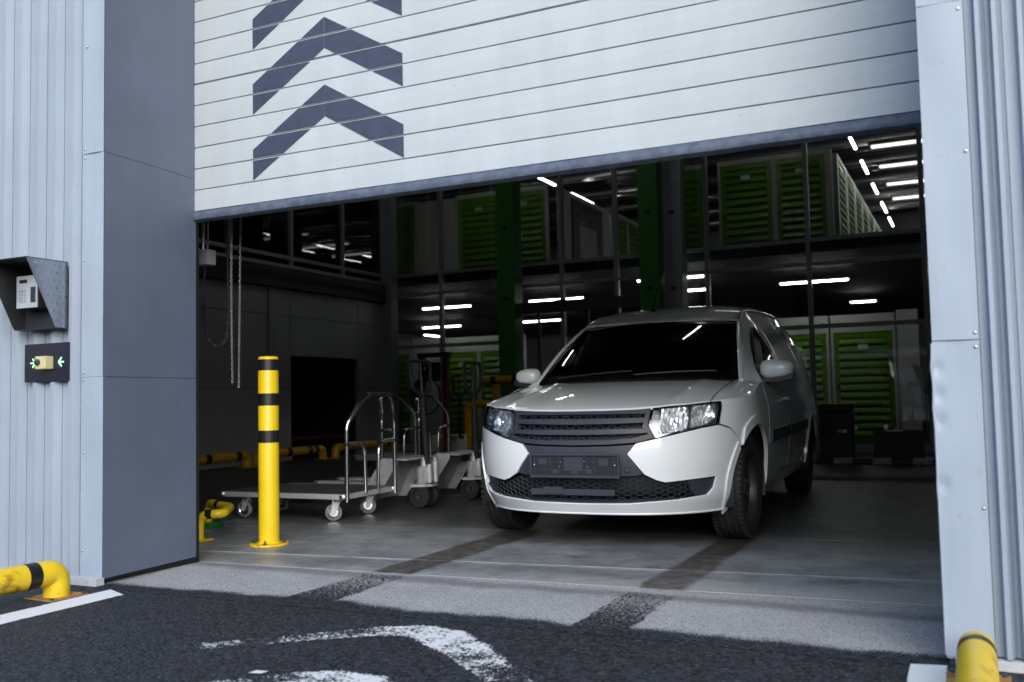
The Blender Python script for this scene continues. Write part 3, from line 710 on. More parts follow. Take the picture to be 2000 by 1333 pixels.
# ================================================================== NEIGHBOUR ACROSS THE YARD (seen only mirrored in glass and paint)
nb2 = thing('yard_building', 'dark grey building with a red stripe across the yard, mirrored in the glass', 'building', (0, -34, 0))
box('wall', 'darkwall', nb2, -45, 45, -6, 0, -.03, 5.0); box('stripe', 'red', nb2, -45, 45, .002, .06, 2.2, 2.9); box('roof', 'ceil', nb2, -45.2, 45.2, -6.2, .2, 5.002, 5.3)
for k in range(14): box('window', 'signblack', nb2, -42+k*6.2, -39+k*6.2, .002, .05, 3.2, 4.4)
for x in (-14, 4.5, 16): box('gate', 'white', nb2, x, x+1.6, .002, .07, 0, 2.15)

# ================================================================== BOLLARD AND PIPE BARRIERS
bo = thing('bollard', 'yellow steel bollard with three black bands inside the doorway', 'bollard', (-.088, 1.311, 0))
r_ = .0625
MB().lathe([(r_, .008), (r_, 1.145), (r_-.003, 1.152), (r_-.010, 1.157), (0, 1.160)], 40).build('tube', 'yellow', bo)
for z0, z1 in ((.625, .70), (.853, .928), (1.07, 1.138)): MB().lathe([(r_+.0002, z0), (r_+.0012, z0), (r_+.0012, z1), (r_+.0002, z1)], 40).build('black_band', 'tape', bo)
MB().lathe([(0, .0), (.118, .0), (.118, .008), (.116, .010), (r_+.006, .011), (r_, .018)], 40).build('base_plate', 'yellow_worn', bo)
for k in range(4):
    a = R(25+90*k); b = MB(); b.lathe([(.012, .010), (.012, .018), (0, .018)], 6, at(.093*math.cos(a), .093*math.sin(a), 0), False); b.lathe([(.005, .018), (.005, .034), (0, .036)], 8, at(.093*math.cos(a), .093*math.sin(a), 0)); b.build('anchor_bolt', 'darksteel', bo)

def pipe_hoop(name, label, loc, rz, length, r, h, bands, m, plate='rust', group=None, both=True, cat='barrier', bend=None):
    # low guard rail: foot - bend - horizontal pipe - bend - foot, along local +X, pipe axis at height h
    t = thing(name, label, cat, loc, rz, group); bd = bend or r*1.9
    pts = [(0, 0, .008), (0, 0, h), (length, 0, h)]+([(length, 0, .008)] if both else [])
    MB().tube(fillet(pts, bd, 8), r, 24).build('pipe', m, t)
    for x0, x1 in bands: MB().tube([(x0, 0, h), (x1, 0, h)], r+.0012, 24, caps=False).build('black_band', 'tape', t)
    for x in ([0, length] if both else [0]):
        MB().box(x-r*1.7, x+r*1.7, -r*1.7, r*1.7, 0, .010, None, .002).build('foot_plate', plate, t)
        for sx in (-1, 1):
            for sy in (-1, 1): MB().lathe([(r*.17, .010), (r*.17, .017), (0, .018)], 6, at(x+sx*r*1.38, sy*r*1.38, 0), False).build('bolt', 'darksteel', t)
    return t
# outside guards run out from both jambs, away from the wall
pipe_hoop('guard_rail', 'rusty yellow pipe guard with a black band at the left facade', (.005, -.27, -.008), -PI/2-.06, 2.2, .058, .118, ((.105, .165), (.75, .81), (1.5, 1.56)), 'yellow_worn', group=None)
pipe_hoop('guard_rail', 'yellow pipe guard with a black band at the right jamb', (3.822, -.175, -.008), -PI/2, 1.7, .052, .112, ((.085, .135), (.7, .75)), 'yellow_worn')
# inside
uh = thing('guard_rail', 'short bent yellow pipe hoop just inside the left jamb', 'barrier')
MB().tube(fillet([(-.645, 1.30, .005), (-.645, 1.30, .165), (-.50, 1.36, .168), (-.70, 1.64, .172), (-1.08, 1.84, .172), (-1.08, 1.84, .005)], .075, 8), .029, 20).build('pipe', 'yellow', uh)
MB().tube([(-.605, 1.317, .1655), (-.565, 1.333, .1665)], .0302, 20, caps=False).build('black_band', 'tape', uh); MB().tube([(-.92, 1.756, .172), (-.86, 1.724, .172)], .0302, 20, caps=False).build('black_band', 'tape', uh)
MB().box(-.71, -.58, 1.24, 1.36, 0, .008, None, .002).build('foot_plate', 'yellow_worn', uh); MB().box(-1.14, -1.0, 1.77, 1.91, 0, .04, None, .004).build('foot_plate', 'green', uh)
GR = 'pipe guards along the side wall'
for k, (y0, y1, lab) in enumerate(((5.0, 6.92, 'yellow pipe guard along the side wall nearest the door'), (7.12, 8.62, 'yellow pipe guard along the side wall behind the bollard'), (8.95, 10.6, 'yellow pipe guard along the side wall in front of the black doorway'))):
    pipe_hoop('guard_rail', lab, (-5.22, y0, 0), PI/2, y1-y0, .062, .16, tuple((a, a+.10) for a in (.15, .62, 1.1, y1-y0-.25) if a < y1-y0-.1), 'yellow_in', 'yellow_in', GR)
cg = thing('column_guard', 'yellow and black pipe guard in front of the green column', 'barrier', (-2.75, 9.9, 0))
MB().tube([(-.36, 0, 1.16), (.42, 0, 1.16)], .068, 20).build('rail', 'yellow_in', cg)
for x in (-.17, .20, .40): MB().tube([(x, 0, 1.16), (x+.10, 0, 1.16)], .0695, 20, caps=False).build('black_band', 'tape', cg)
MB().tube([(-.09, 0, .0), (-.09, 0, 1.1)], .062, 20).build('leg', 'yellow_in', cg); MB().tube(fillet([(-.55, -.1, 0), (-.55, -.1, .80), (-.2, -.1, .80), (-.12, 0, .78)], .12), .055, 16).build('brace', 'yellow_in', cg)
ws = thing('wheel_stop', 'low black and white striped kerb behind the van', 'kerb', (1.2, 8.75, 0))
for k in range(12): box('segment', 'alu' if k % 2 else 'black', ws, k*.22, k*.22+.215, -.06, .06, 0, .07, .01)

# ================================================================== ENTRY INTERCOM AND BUTTON SIGN
ih = thing('intercom_hood', 'black weather hood with checker plate side on left cladding', 'intercom', (-.38, -.029, 1.42))
m = MB()
xa, xb = -.16, .145; zt, zb = .175, -.155; dt, db = .235, .07     # deep at the top, shallow at the bottom
th = .004
m.prism([(0, zt), (-dt, zt), (-db, zb), (0, zb)], Matrix(((0, 0, 1, xa), (1, 0, 0, 0), (0, 1, 0, 0), (0, 0, 0, 1))), th)
m.build('side_plate', 'hoodin', ih)
side = MB(); side.prism([(0, zt), (-dt, zt), (-db, zb), (0, zb)], Matrix(((0, 0, 1, xb-.0015), (1, 0, 0, 0), (0, 1, 0, 0), (0, 0, 0, 1))), th); so = side.build('side_plate', 'checker', ih)
tr = MB()
for i in range(7):
    for j in range(9):
        y = -.015-i*.034-(.017 if j % 2 else 0); zz = zt-.02-j*.038
        lim = -db+(-dt+db)*(zz-zb)/(zt-zb)
        if y < lim+.016: continue
        a = PI/4 if j % 2 else PI/4*1.0
        for q in range(4):
            o_ = (q-1.5)*.0062
            c = Vector((0, y+o_*math.sin(a)*.9, zz+o_*math.cos(a)*-.9)); d = Vector((0, math.cos(a), math.sin(a)))*.0105*(1 if q in (1, 2) else .7)
            tr.tube([Vector((xb+.003, 0, 0))+c-d, Vector((xb+.0042, 0, 0))+c, Vector((xb+.003, 0, 0))+c+d], [.0008, .0019, .0008], 5)
tr.build('tread_pattern', 'chrome', so)['kind'] = 'stuff'
MB().prism([(xa, 0), (xb, 0), (xb, -dt), (xa, -dt)], at(0, 0, zt+.0005), .004).build('roof_plate', 'hoodin', ih)
box('back_plate', 'hoodin', ih, xa+.004, xb-.004, -.006, -.001, zb, zt)
MB().prism([(xa+.004, 0), (xb-.004, 0), (xb-.004, -db), (xa+.004, -db)], at(0, 0, zb-.004), .0035).build('floor_plate', 'hoodin', ih)
ic = thing('intercom_unit', 'silver keypad intercom inside the black hood', 'intercom', (-.405, -.036, 1.45))
box('case', 'hoodin', ic, -.085, .075, -.085, -.0, -.085, .085, .004)
box('front_plate', 'ipanel', ic, -.082, .072, -.0905, -.0855, -.082, .082, .002)
box('display', 'signblack', ic, -.060, -.002, -.0915, -.0907, .045, .062); box('reader', 'signblack', ic, .025, .060, -.0922, -.0907, -.055, .022)
for i in range(3):
    for j in range(4): box('key', 'steel', ic, -.058+i*.018, -.046+i*.018, -.0925, -.0907, -.052+j*.017, -.041+j*.017)
sg_ = thing('button_sign', 'black button panel with two green arrows on left cladding', 'sign', (-.372, -.0295, 1.095))
box('panel', 'signblack', sg_, -.165, .165, -.010, 0, -.098, .098, .003)
def arrow(x, d):
    m = MB()
    def bar(p, q, w):
        p, q = Vector((p[0], 0, p[1])), Vector((q[0], 0, q[1])); v = (q-p).normalized(); n_ = Vector((-v.z, 0, v.x))*w/2
        m.add([p+n_+Vector((0, -.0115, 0)), p-n_+Vector((0, -.0115, 0)), q-n_+Vector((0, -.0115, 0)), q+n_+Vector((0, -.0115, 0)), p+n_+Vector((0, -.0102, 0)), p-n_+Vector((0, -.0102, 0)), q-n_+Vector((0, -.0102, 0)), q+n_+Vector((0, -.0102, 0))], [(0, 1, 2, 3), (4, 5, 1, 0), (5, 6, 2, 1), (6, 7, 3, 2), (7, 4, 0, 3)])
    bar((x-d*.020, 0), (x+d*.018, 0), .0075); bar((x+d*.018, 0), (x-d*.004, .022), .0075); bar((x+d*.018, 0), (x-d*.004, -.022), .0075)
    return m.build('arrow_sign', 'arrow_lit', sg_)
arrow(-.098, 1); arrow(.108, -1)
pb = box('button_box', 'cream', sg_, -.022, .055, -.062, -.0105, -.035, .030, .004)
MB().lathe([(.0155, 0), (.0155, .012), (.012, .015), (0, .0155)], 20, axis_T((.005, -.062, 0), (0, -1, 0))).build('button', 'wheel', pb)
for sx, sz in ((-.016, .024), (-.016, -.029), (.048, .024), (.048, -.029)): MB().lathe([(.003, 0), (.003, .0015), (0, .0016)], 8, axis_T((sx, -.062, sz), (0, -1, 0))).build('screw', 'steel', pb)

# ================================================================== CHAIN, COILED CABLE, JUNCTION BOX
ch = thing('hoist_chain', 'thin steel hand chain hanging in the doorway', 'chain', (0, .93, 0))
link = MB(); lp = [(.0052*math.cos(a), 0, .006*math.sin(a)+(.004 if math.sin(a) > 0 else -.004)) for a in [2*PI*i/10 for i in range(10)]]
link.tube(lp, .0014, 5, closed=True); lo = link.build('link', 'chain', ch); lme = lo.data; bpy.data.objects.remove(lo)
cnt = 0
def chain_run(f, n):
    global cnt
    for i in range(n):
        o = bpy.data.objects.new('link', lme); col.objects.link(o); o.parent = ch
        o.location = f(i/(n-1)); o.rotation_euler = (0, .0, PI/2*(i % 2)+.4); cnt += 1
chain_run(lambda t: (-.012-.006*math.sin(t*3), -.02, 1.0+t*.98), 58)
chain_run(lambda t: (.018*(.3+t)-.006, .02, .97+t*1.01), 60)
cb = thing('coiled_cable', 'black coiled cable looping down behind the left jamb', 'cable', (0, .93, 0))
path = fillet([(-.058, 0, 2.05), (-.060, 0, 1.36), (-.075, 0, 1.235), (-.15, 0, 1.195), (-.215, 0, 1.25), (-.245, 0, 1.36), (-.25, 0, 1.62)], .07, 6)
# resample and wind
def resample(P, step):
    out = [P[0].copy()]; acc = 0
    for a, b in zip(P[:-1], P[1:]):
        d = (b-a).length; n = max(1, int(d/step))
        for k in range(1, n+1): out.append(a+(b-a)*k/n)
    return out
rp = resample(path, .0022); wind = []; ph = 0
for i, p in enumerate(rp):
    d = (rp[min(i+1, len(rp)-1)]-rp[max(i-1, 0)]).normalized(); n1 = Vector((0, 1, 0)); n2 = d.cross(n1); ph += 2*PI/5.2
    rad = .0105 if i < len(rp)*.86 else .0105*max(.1, 1-(i-len(rp)*.86)/(len(rp)*.06))
    wind.append(p+(n1*math.cos(ph)+n2*math.sin(ph))*rad)
MB().tube(wind, .0030, 5).build('coil', 'black', cb)
jb = thing('junction_box', 'small grey junction box on the door track behind left jamb', 'box', (-.225, .93, 1.74))
box('case', 'alu', jb, -.05, .038, -.035, .035, -.045, .045, .004); MB().tube([(-.03, 0, .045), (-.03, 0, .6)], .009, 10).build('conduit', 'steel', jb); MB().tube([(.005, 0, .045), (.005, 0, .6)], .006, 8).build('conduit', 'steel', jb); MB().tube([(-.02, 0, -.045), (-.022, 0, -.12)], .006, 8).build('cable_gland', 'black', jb)

# ================================================================== PLATFORM TROLLEYS
def caster(parent, x, y, ang):
    c = bpy.data.objects.new('caster', None); col.objects.link(c); c.parent = parent; c.location = (x, y, 0); c.rotation_euler = (0, 0, ang)
    f = MB(); f.box(-.045, .045, -.04, .04, .158, .164, None, .001)
    for s in (-1, 1): f.prism([(-.035, .157), (.030, .157), (-.015, .050), (-.045, .050)], Matrix(((1, 0, 0, 0), (0, 0, 1, s*.022-.0015), (0, 1, 0, 0), (0, 0, 0, 1))), .003)
    f.lathe([(.030, .135), (.034, .142), (.034, .157)], 16); f.build('fork', 'zinc', c)
    T = axis_T((-.028, -.016, .062), (0, 1, 0))
    MB().lathe([(.042, 0), (.055, .001), (.0615, .006), (.062, .016), (.0615, .026), (.055, .031), (.042, .032)], 28, T).build('tyre', 'wheelgrey', c)
    MB().lathe([(0, .004), (.010, .002), (.012, .008), (.034, .009), (.041, .003), (.042, .016), (.041, .029), (.034, .023), (.012, .024), (.010, .030), (0, .028)], 24, T).build('rim', 'chrome', c)
    return c
def trolley(label, loc, rz, handle_lean=.07):
    t = thing('platform_trolley', label, 'trolley', loc, rz, 'platform trolleys inside the doorway')
    L_, W_ = 1.12, .70
    m = MB(); m.box(-L_+.012, -.012, -W_/2+.012, W_/2-.012, .199, .206); m.build('deck', 'deck', t)
    e = MB(); e.box(-L_, 0, -W_/2, -W_/2+.03, .166, .204, None, .004); e.box(-L_, 0, W_/2-.03, W_/2, .166, .204, None, .004); e.box(-L_, -L_+.03, -W_/2+.0305, W_/2-.0305, .167, .203); e.box(-.03, 0, -W_/2+.0305, W_/2-.0305, .167, .203)
    e.box(-L_*.5-.02, -L_*.5+.02, -W_/2+.031, W_/2-.031, .168, .198); e.build('rim', 'zinc', t)
    for sx in (0, 1):
        for sy in (-1, 1): MB().lathe([(.03, -.012), (.034, 0), (.03, .012)], 12, at(-.012 if sx else -L_+.012, sy*(W_/2-.012), .185)).build('corner_bumper', 'steel', t)
    a = W_/2-.02; zt = .915; ln = handle_lean
    MB().tube(fillet([(.012, -a, .15), (.012, -a, .70), (.012+ln, -a+.14, zt), (.012+ln, a-.14, zt), (.012, a, .70), (.012, a, .15)], .16, 8), .0165, 14).build('handle_loop', 'chrome', t)
    for s in (-1, 1):
        MB().tube(fillet([(.012, s*(a-.012), .565), (.012, s*.10, .565), (.012, s*.085, .19)], .10, 8), .013, 12).build('inner_brace', 'chrome', t)
        MB().lathe([(.0175, -.014), (.021, -.008), (.021, .008), (.0175, .014)], 12, at(.012, s*a, .565)).build('clamp', 'black', t)
    MB().tube([(.012+ln, -a+.18, zt), (.012+ln, a-.18, zt)], .0185, 14).build('grip', 'blackrub', t)
    for (x, y, g) in ((-.14, -W_/2+.12, .5), (-.14, W_/2-.12, .5), (-L_+.16, -W_/2+.12, .15), (-L_+.16, W_/2-.12, .15)): caster(t, x, y, g)
    return t
trolley('empty platform trolley with tubular handle right behind the bollard', (-.245, 2.64, 0), .03)
trolley('second platform trolley, its handle loop behind the first trolley', (-1.68, 5.30, 0), PI, .12)
trolley('third platform trolley furthest back, handle loop beside the pallet truck', (-1.72, 6.10, 0), PI, .12)

# ================================================================== PALLET TRUCKS
def pallet_truck(label, loc, rz, tilt):
    # local +X: towards the steering handle, forks run to -X
    t = thing('pallet_truck', label, 'pallet truck', loc, rz, 'grey hydraulic pallet trucks')
    for s in (-1, 1):
        m = MB(); m.prism([(-.30, s*.11), (-.30, s*.265), (-1.40, s*.255), (-1.46, s*.225), (-1.46, s*.145), (-1.40, s*.115)], at(0, 0, .135), .012)
        m.box(-1.40, -.30, s*.265-(.006 if s > 0 else 0), s*.265+(0 if s > 0 else .006), .075, .136); m.box(-1.40, -.30, s*.11-(0 if s > 0 else .006), s*.11+(.006 if s > 0 else 0), .075, .136)
        m.build('fork', 'greyjack', t)
        MB().lathe([(0, -.035), (.036, -.035), (.04, -.03), (.04, .03), (.036, .035), (0, .035)], 18, axis_T((-1.24, s*.19, .042), (0, 1, 0))).build('load_roller', 'blackrub', t)
    m = MB()
    # sloping back plate between forks and pump
    for s in (-1, 1): m.prism([(-.40, .055), (-.24, .055), (-.03, .36), (-.03, .40), (-.17, .40), (-.36, .12)], Matrix(((1, 0, 0, 0), (0, 0, 1, s*.255-.006), (0, 1, 0, 0), (0, 0, 0, 1))), .012)
    v = [(-.33, -.25, .07), (-.33, .25, .07), (-.155, .25, .39), (-.155, -.25, .39)]
    m.add(v+[(x+.016, y, z-.008) for x, y, z in v], [(0, 1, 2, 3), (7, 6, 5, 4), (0, 4, 5, 1), (1, 5, 6, 2), (2, 6, 7, 3), (3, 7, 4, 0)])
    m.box(-.17, .06, -.25, .25, .388, .404, None, .003); m.build('frame', 'greyjack', t)
    p = MB(); p.lathe([(0, .19), (.058, .19), (.06, .20), (.06, .31), (.052, .325), (.03, .33), (.03, .37), (.02, .375), (.02, .40)], 24, at(.075, 0, 0)); p.build('pump', 'zinc', t)
    p = MB(); p.box(.09, .16, -.075, .075, .20, .33, None, .008); p.lathe([(.026, .20), (.026, .36), (.016, .365), (.016, .40), (0, .40)], 16, at(.155, .04, 0)); p.lathe([(.022, .20), (.022, .35), (0, .352)], 16, at(.15, -.05, 0)); p.build('valve_block', 'zinc', t)
    MB().prism([(.02, -.13), (.13, -.10), (.17, -.05), (.17, .05), (.13, .10), (.02, .13)], at(0, 0, .168), .022).build('steer_plate', 'greyjack', t)
    for s in (-1, 1):
        T = axis_T((.075, s*.075-.028, .09), (0, 1, 0))
        MB().lathe([(.055, 0), (.083, .0), (.09, .007), (.09, .049), (.083, .056), (.055, .056)], 30, T).build('steer_wheel', 'blackrub', t)
        MB().lathe([(0, .012), (.018, .006), (.02, .015), (.05, .016), (.0555, .004), (.0555, .052), (.05, .04), (.02, .041), (.018, .05), (0, .044)], 24, T).build('hub', 'wheel', t)
    d = Vector((math.sin(tilt), 0, math.cos(tilt))); b0 = Vector((.10, 0, .34)); 
    def hp(s, y=0): return tuple(b0+d*s+Vector((0, y, 0)))
    MB().tube([hp(0), hp(.60)], .021, 14).build('handle_shaft', 'blackrub', t)
    MB().tube(fillet([hp(.55), hp(.63, .15), hp(.80, .175), hp(.85, .14), hp(.85, -.14), hp(.80, -.175), hp(.63, -.15), hp(.55)], .05, 5), .0155, 12).build('handle_loop', 'blackrub', t)
    MB().tube([hp(.58), hp(.84)], .012, 10).build('handle_rod', 'black', t); box('lever', 'black', t, -.006, .006, -.075, -.012, 0, .012, 0, Matrix.Translation(hp(.76)))
    return t
pallet_truck('grey pallet truck directly behind the empty trolley', (-.30, 3.38, 0), .04, -.06)
pallet_truck('grey pallet truck beside the left van headlight', (-.215, 4.08, 0), .04, -.03)
pallet_truck('dark pallet truck handle showing behind the second truck', (-2.38, 7.70, 0), .0, .0)
st = thing('stacker', 'dark red mast stacker with black hoses behind the trolleys', 'stacker', (-2.18, 6.88, 0))
for x in (-.17, .17): box('mast', 'red', st, x-.03, x+.03, -.04, .04, .05, 1.40, .004)
box('top_bar', 'red', st, -.22, .24, -.045, .045, 1.402, 1.46, .006)
box('base', 'red', st, -.30, .30, -.30, .35, .04, .16, .01); box('control_box', 'black', st, -.13, .13, -.14, -.045, 1.10, 1.34, .02)
for x in (-.05, .03): box('indicator', 'bag', st, x-.012, x+.012, -.146, -.141, 1.245, 1.285)
for k in range(4):
    MB().tube([(.17*math.cos(a)*(1+.1*k), -.16-.02*k, .92+.22*math.sin(a)) for a in [2*PI*i/20 for i in range(20)]], .012, 8, closed=True).build('hose_loop', 'blackrub', st)
for x in (-.22, .22): MB().lathe([(0, 0), (.05, 0), (.055, .01), (.055, .04), (.05, .05), (0, .05)], 16, axis_T((x, -.2, .055), (1, 0, 0))).build('wheel', 'blackrub', st)

# ================================================================== THINGS AT THE BACK RIGHT
bc = thing('tool_chest', 'black chest with a metal latch behind the van', 'chest', (2.32, 8.98, 0))
box('body', 'black', bc, -.19, .19, -.14, .16, .0, .62, .012); box('lid', 'black', bc, -.195, .195, -.145, .165, .622, .72, .02); box('latch', 'chrome', bc, .02, .08, -.152, -.141, .37, .41, .004); box('latch_plate', 'steel', bc, .085, .13, -.150, -.141, .37, .41, .003)
wb = thing('crate', 'low brown crate with odds and ends near right jamb', 'crate', (3.02, 9.0, 0))
for s, (a, b) in enumerate((((-.27, .27), (-.20, -.18)), ((-.27, .27), (.18, .20)), ((-.27, -.25), (-.179, .179)), ((.25, .27), (-.179, .179)))): box('side_board', 'brown', wb, a[0], a[1], b[0], b[1], .0, .385)
box('bottom_board', 'brown', wb, -.249, .249, -.179, .179, .01, .03)
rk = thing('rag_heap', 'crumpled grey rags heaped in the brown crate', 'rags', (3.02, 9.0, .36))
m = MB(); n = 22; vs = []; fs = []
for i in range(n+1):
    for j in range(n+1):
        x, y = -.22+.44*i/n, -.15+.30*j/n; e = (1-(x/.24)**4)*(1-(y/.17)**4)
        vs.append((x, y, -.05+e*(.06+.06*abs(noise.noise((x*16, y*16, 3)))+.05*noise.noise((x*6, y*6, 1)))))
for i in range(n):
    for j in range(n): fs.append((i*(n+1)+j, (i+1)*(n+1)+j, (i+1)*(n+1)+j+1, i*(n+1)+j+1))
m.add(vs, fs, True); m.build('cloth', 'plinth', rk, 80)
gl = thing('hanging_bag', 'crumpled white plastic sheet hung on the last mullion', 'bag', (3.21, 10.98, 1.20))
m = MB(); n = 26; vs = []; fs = []
for i in range(n+1):
    for j in range(9):
        t_ = i/n; a = (j/8-.5); wdt = .20*(1-t_)**.7+.03; vs.append((a*wdt+.05*t_, -.02-.03*math.cos(a*PI*2)+.02*noise.noise((a*6, t_*7, 2)), -.40*t_+.05*abs(a)))
for i in range(n):
    for j in range(8): fs.append((i*9+j, (i+1)*9+j, (i+1)*9+j+1, i*9+j+1))
m.add(vs, fs, True); m.build('sheet', 'bag', gl, 80)
MB().tube([(.05+.008*math.sin(i*1.3), -.02+.008*math.cos(i*1.3), -.40-.014*i) for i in range(36)], .007, 6).build('cord', 'bag', gl)

# ================================================================== VAN: body surfaces (u across, v back from the front axle, w up)
def lerp_tab(T,x):
    # smooth (monotone-ish cubic) interpolation of a table
    if x<=T[0][0]: return T[0][1]
    if x>=T[-1][0]: return T[-1][1]
    for i in range(len(T)-1):
        if T[i][0]<=x<=T[i+1][0]: break
    x0,y0=T[i];x1,y1=T[i+1];h=x1-x0
    def sl(j):
        if j<=0: return (T[1][1]-T[0][1])/(T[1][0]-T[0][0])
        if j>=len(T)-1: return (T[-1][1]-T[-2][1])/(T[-1][0]-T[-2][0])
        return (T[j+1][1]-T[j-1][1])/(T[j+1][0]-T[j-1][0])
    m0,m1=sl(i),sl(i+1);t=(x-x0)/h
    return ((2*t**3-3*t*t+1)*y0+(t**3-2*t*t+t)*h*m0+(-2*t**3+3*t*t)*y1+(t**3-t*t)*h*m1)
VF=[(.18,-.70),(.24,-.745),(.30,-.785),(.40,-.803),(.50,-.812),(.60,-.806),(.70,-.785),(.78,-.745),(.84,-.70),(.95,-.62)]
AW=[(.18,.79),(.24,.815),(.30,.838),(.40,.853),(.50,.866),(.60,.872),(.72,.874),(.80,.868),(.86,.853),(.92,.838),(1.0,.825)]
VC=.16; NN=2.7; MM=2.35
NS=160
_q=[]
def _quarter(th):
    return (abs(math.sin(th))**(2/NN), abs(math.cos(th))**(2/MM))
# arc-length table for reference half width .866 and depth .97
_tab=[(0.,0.)];_px,_py=0.,.97
for i in range(1,NS*8+1):
    th=math.pi/2*i/(NS*8); a,b=_quarter(th); x=.866*a;y=.97*b
    _tab.append((_tab[-1][0]+math.hypot(x-_px,y-_py),th));_px,_py=x,y
L1=_tab[-1][0]
def _th(s):
    lo,hi=0,len(_tab)-1
    while hi-lo>1:
        m=(lo+hi)//2
        if _tab[m][0]<=s: lo=m
        else: hi=m
    t=(s-_tab[lo][0])/max(1e-9,_tab[hi][0]-_tab[lo][0])
    return _tab[lo][1]+(_tab[hi][1]-_tab[lo][1])*t
def S1(s,w):
    sg=1 if s>=0 else -1; s=abs(s)
    a=lerp_tab(AW,w); vf=lerp_tab(VF,w)
    if s<L1:
        ca,cb=_quarter(_th(s)); return (sg*a*ca, VC-(VC-vf)*cb, w)
    v=VC+(s-L1)
    u=a*(1-.045*max(0,(v-1.6)/2.05)**2-(.10*((v-3.35)/.31)**2 if v>3.35 else 0))
    return (sg*u,v,w)
def s_of_v(v): return L1+v-VC
HC=[(-.82,.72),(-.75,.785),(-.70,.803),(-.62,.822),(-.45,.856),(-.2,.900),(0,.932),(.25,.965),(.45,.985)]
def S2w(u,v):
    k=.045 if v<.05 else (.045-.025*min(1,(v-.05)/.35))
    r=abs(u)/.85
    return lerp_tab(HC,v)-.028*r*r-k*r**9+.007*math.exp(-((abs(u)-.50)/.045)**2)*min(1,max(0,(v+.72)/.3))
def S2(u,v): return (u,v,S2w(u,v))
def wtop(s):
    w=.85
    for _ in range(25):
        u,v,_w=S1(s,w); w=.5*w+.5*S2w(u,v)
    v=S1(s,w)[1]
    if v>.22:
        f=min(1,(v-.22)/.22);f=f*f*(3-2*f); w=w*(1-f)+WB(v)*f
    return w
def WB(v): return lerp_tab([(.2,.925),(.45,.938),(1.2,.955),(2.2,.975),(3.66,.985)],v)
UBt=[(.2,.795),(.4,.82),(.6,.833),(1.2,.836),(2.4,.830),(3.3,.805),(3.66,.74)]
URt=[(.33,.722),(.6,.676),(1.045,.597),(1.4,.583),(2.2,.58),(3.3,.56),(3.66,.50)]
WRt=[(.33,.940),(.385,.962),(.6,1.105),(1.045,1.374),(1.3,1.462),(1.6,1.495),(2.2,1.522),(3.2,1.522),(3.66,1.43)]
WCt=[(.33,1.03),(.955,1.402),(1.1,1.455),(1.3,1.515),(1.6,1.563),(2.0,1.597),(2.6,1.612),(3.3,1.595),(3.66,1.49)]
def _bs(P,t):
    n=len(P)-1; # clamped uniform cubic b-spline via de boor on padded pts
    Q=[P[0]]*2+P+[P[-1]]*2
    x=t*(len(Q)-3); i=min(int(x),len(Q)-4); f=x-i
    b=((1-f)**3/6,(3*f**3-6*f*f+4)/6,(-3*f**3+3*f*f+3*f+1)/6,f**3/6)
    return tuple(sum(b[k]*Q[i+k][d] for k in range(4)) for d in range(2))
def S4(v,t):
    sg=1 if t>=0 else -1; t=abs(t)
    ub=lerp_tab(UBt,v);wb=WB(v);ur=lerp_tab(URt,v);wr=lerp_tab(WRt,v);wc=lerp_tab(WCt,v)
    h=wr-wb
    if t<=1:
        u=ub+(ur-ub)*t+.035*math.sin(math.pi*min(1,t))*min(1,h/.4); w=wb+h*t
        # blend to rounded roof rail near t=1
        return (sg*u,v,w)
    f=t-1
    # roof from rail to centre: elliptical rise
    u=ur*math.cos(f*math.pi/2)
    w=wr+(wc-wr)*math.sin(f*math.pi/2)**.8
    return (sg*u,v,w)
def S3(p,q):
    pb=(.71*p,.255+.13*p*p,.982-.02*p*p); pt=(.585*p,.955+.09*p*p,1.400-.024*p*p)
    m=.03*math.sin(math.pi*q)*(1-.3*p*p)
    return tuple(pb[i]*(1-q)+pt[i]*q+(0,-m*.5,m)[i] for i in range(3))
def S5(v, q):
    p = S4(v, 2-abs(q)); return (p[0] if q >= 0 else -abs(p[0]), p[1], p[2])
VCEN = Vector((0, 1.3, .62))
def pip(x, y, P):
    c = False; j = len(P)-1
    for i in range(len(P)):
        if (P[i][1] > y) != (P[j][1] > y) and x < (P[j][0]-P[i][0])*(y-P[i][1])/(P[j][1]-P[i][1])+P[i][0]: c = not c
        j = i
    return c
def densify(P, step):
    out = []
    for i in range(len(P)):
        a, b = P[i], P[(i+1) % len(P)]; n = max(1, int(math.hypot(b[0]-a[0], b[1]-a[1])/step))
        out += [(a[0]+(b[0]-a[0])*k/n, a[1]+(b[1]-a[1])*k/n) for k in range(n)]
    return out
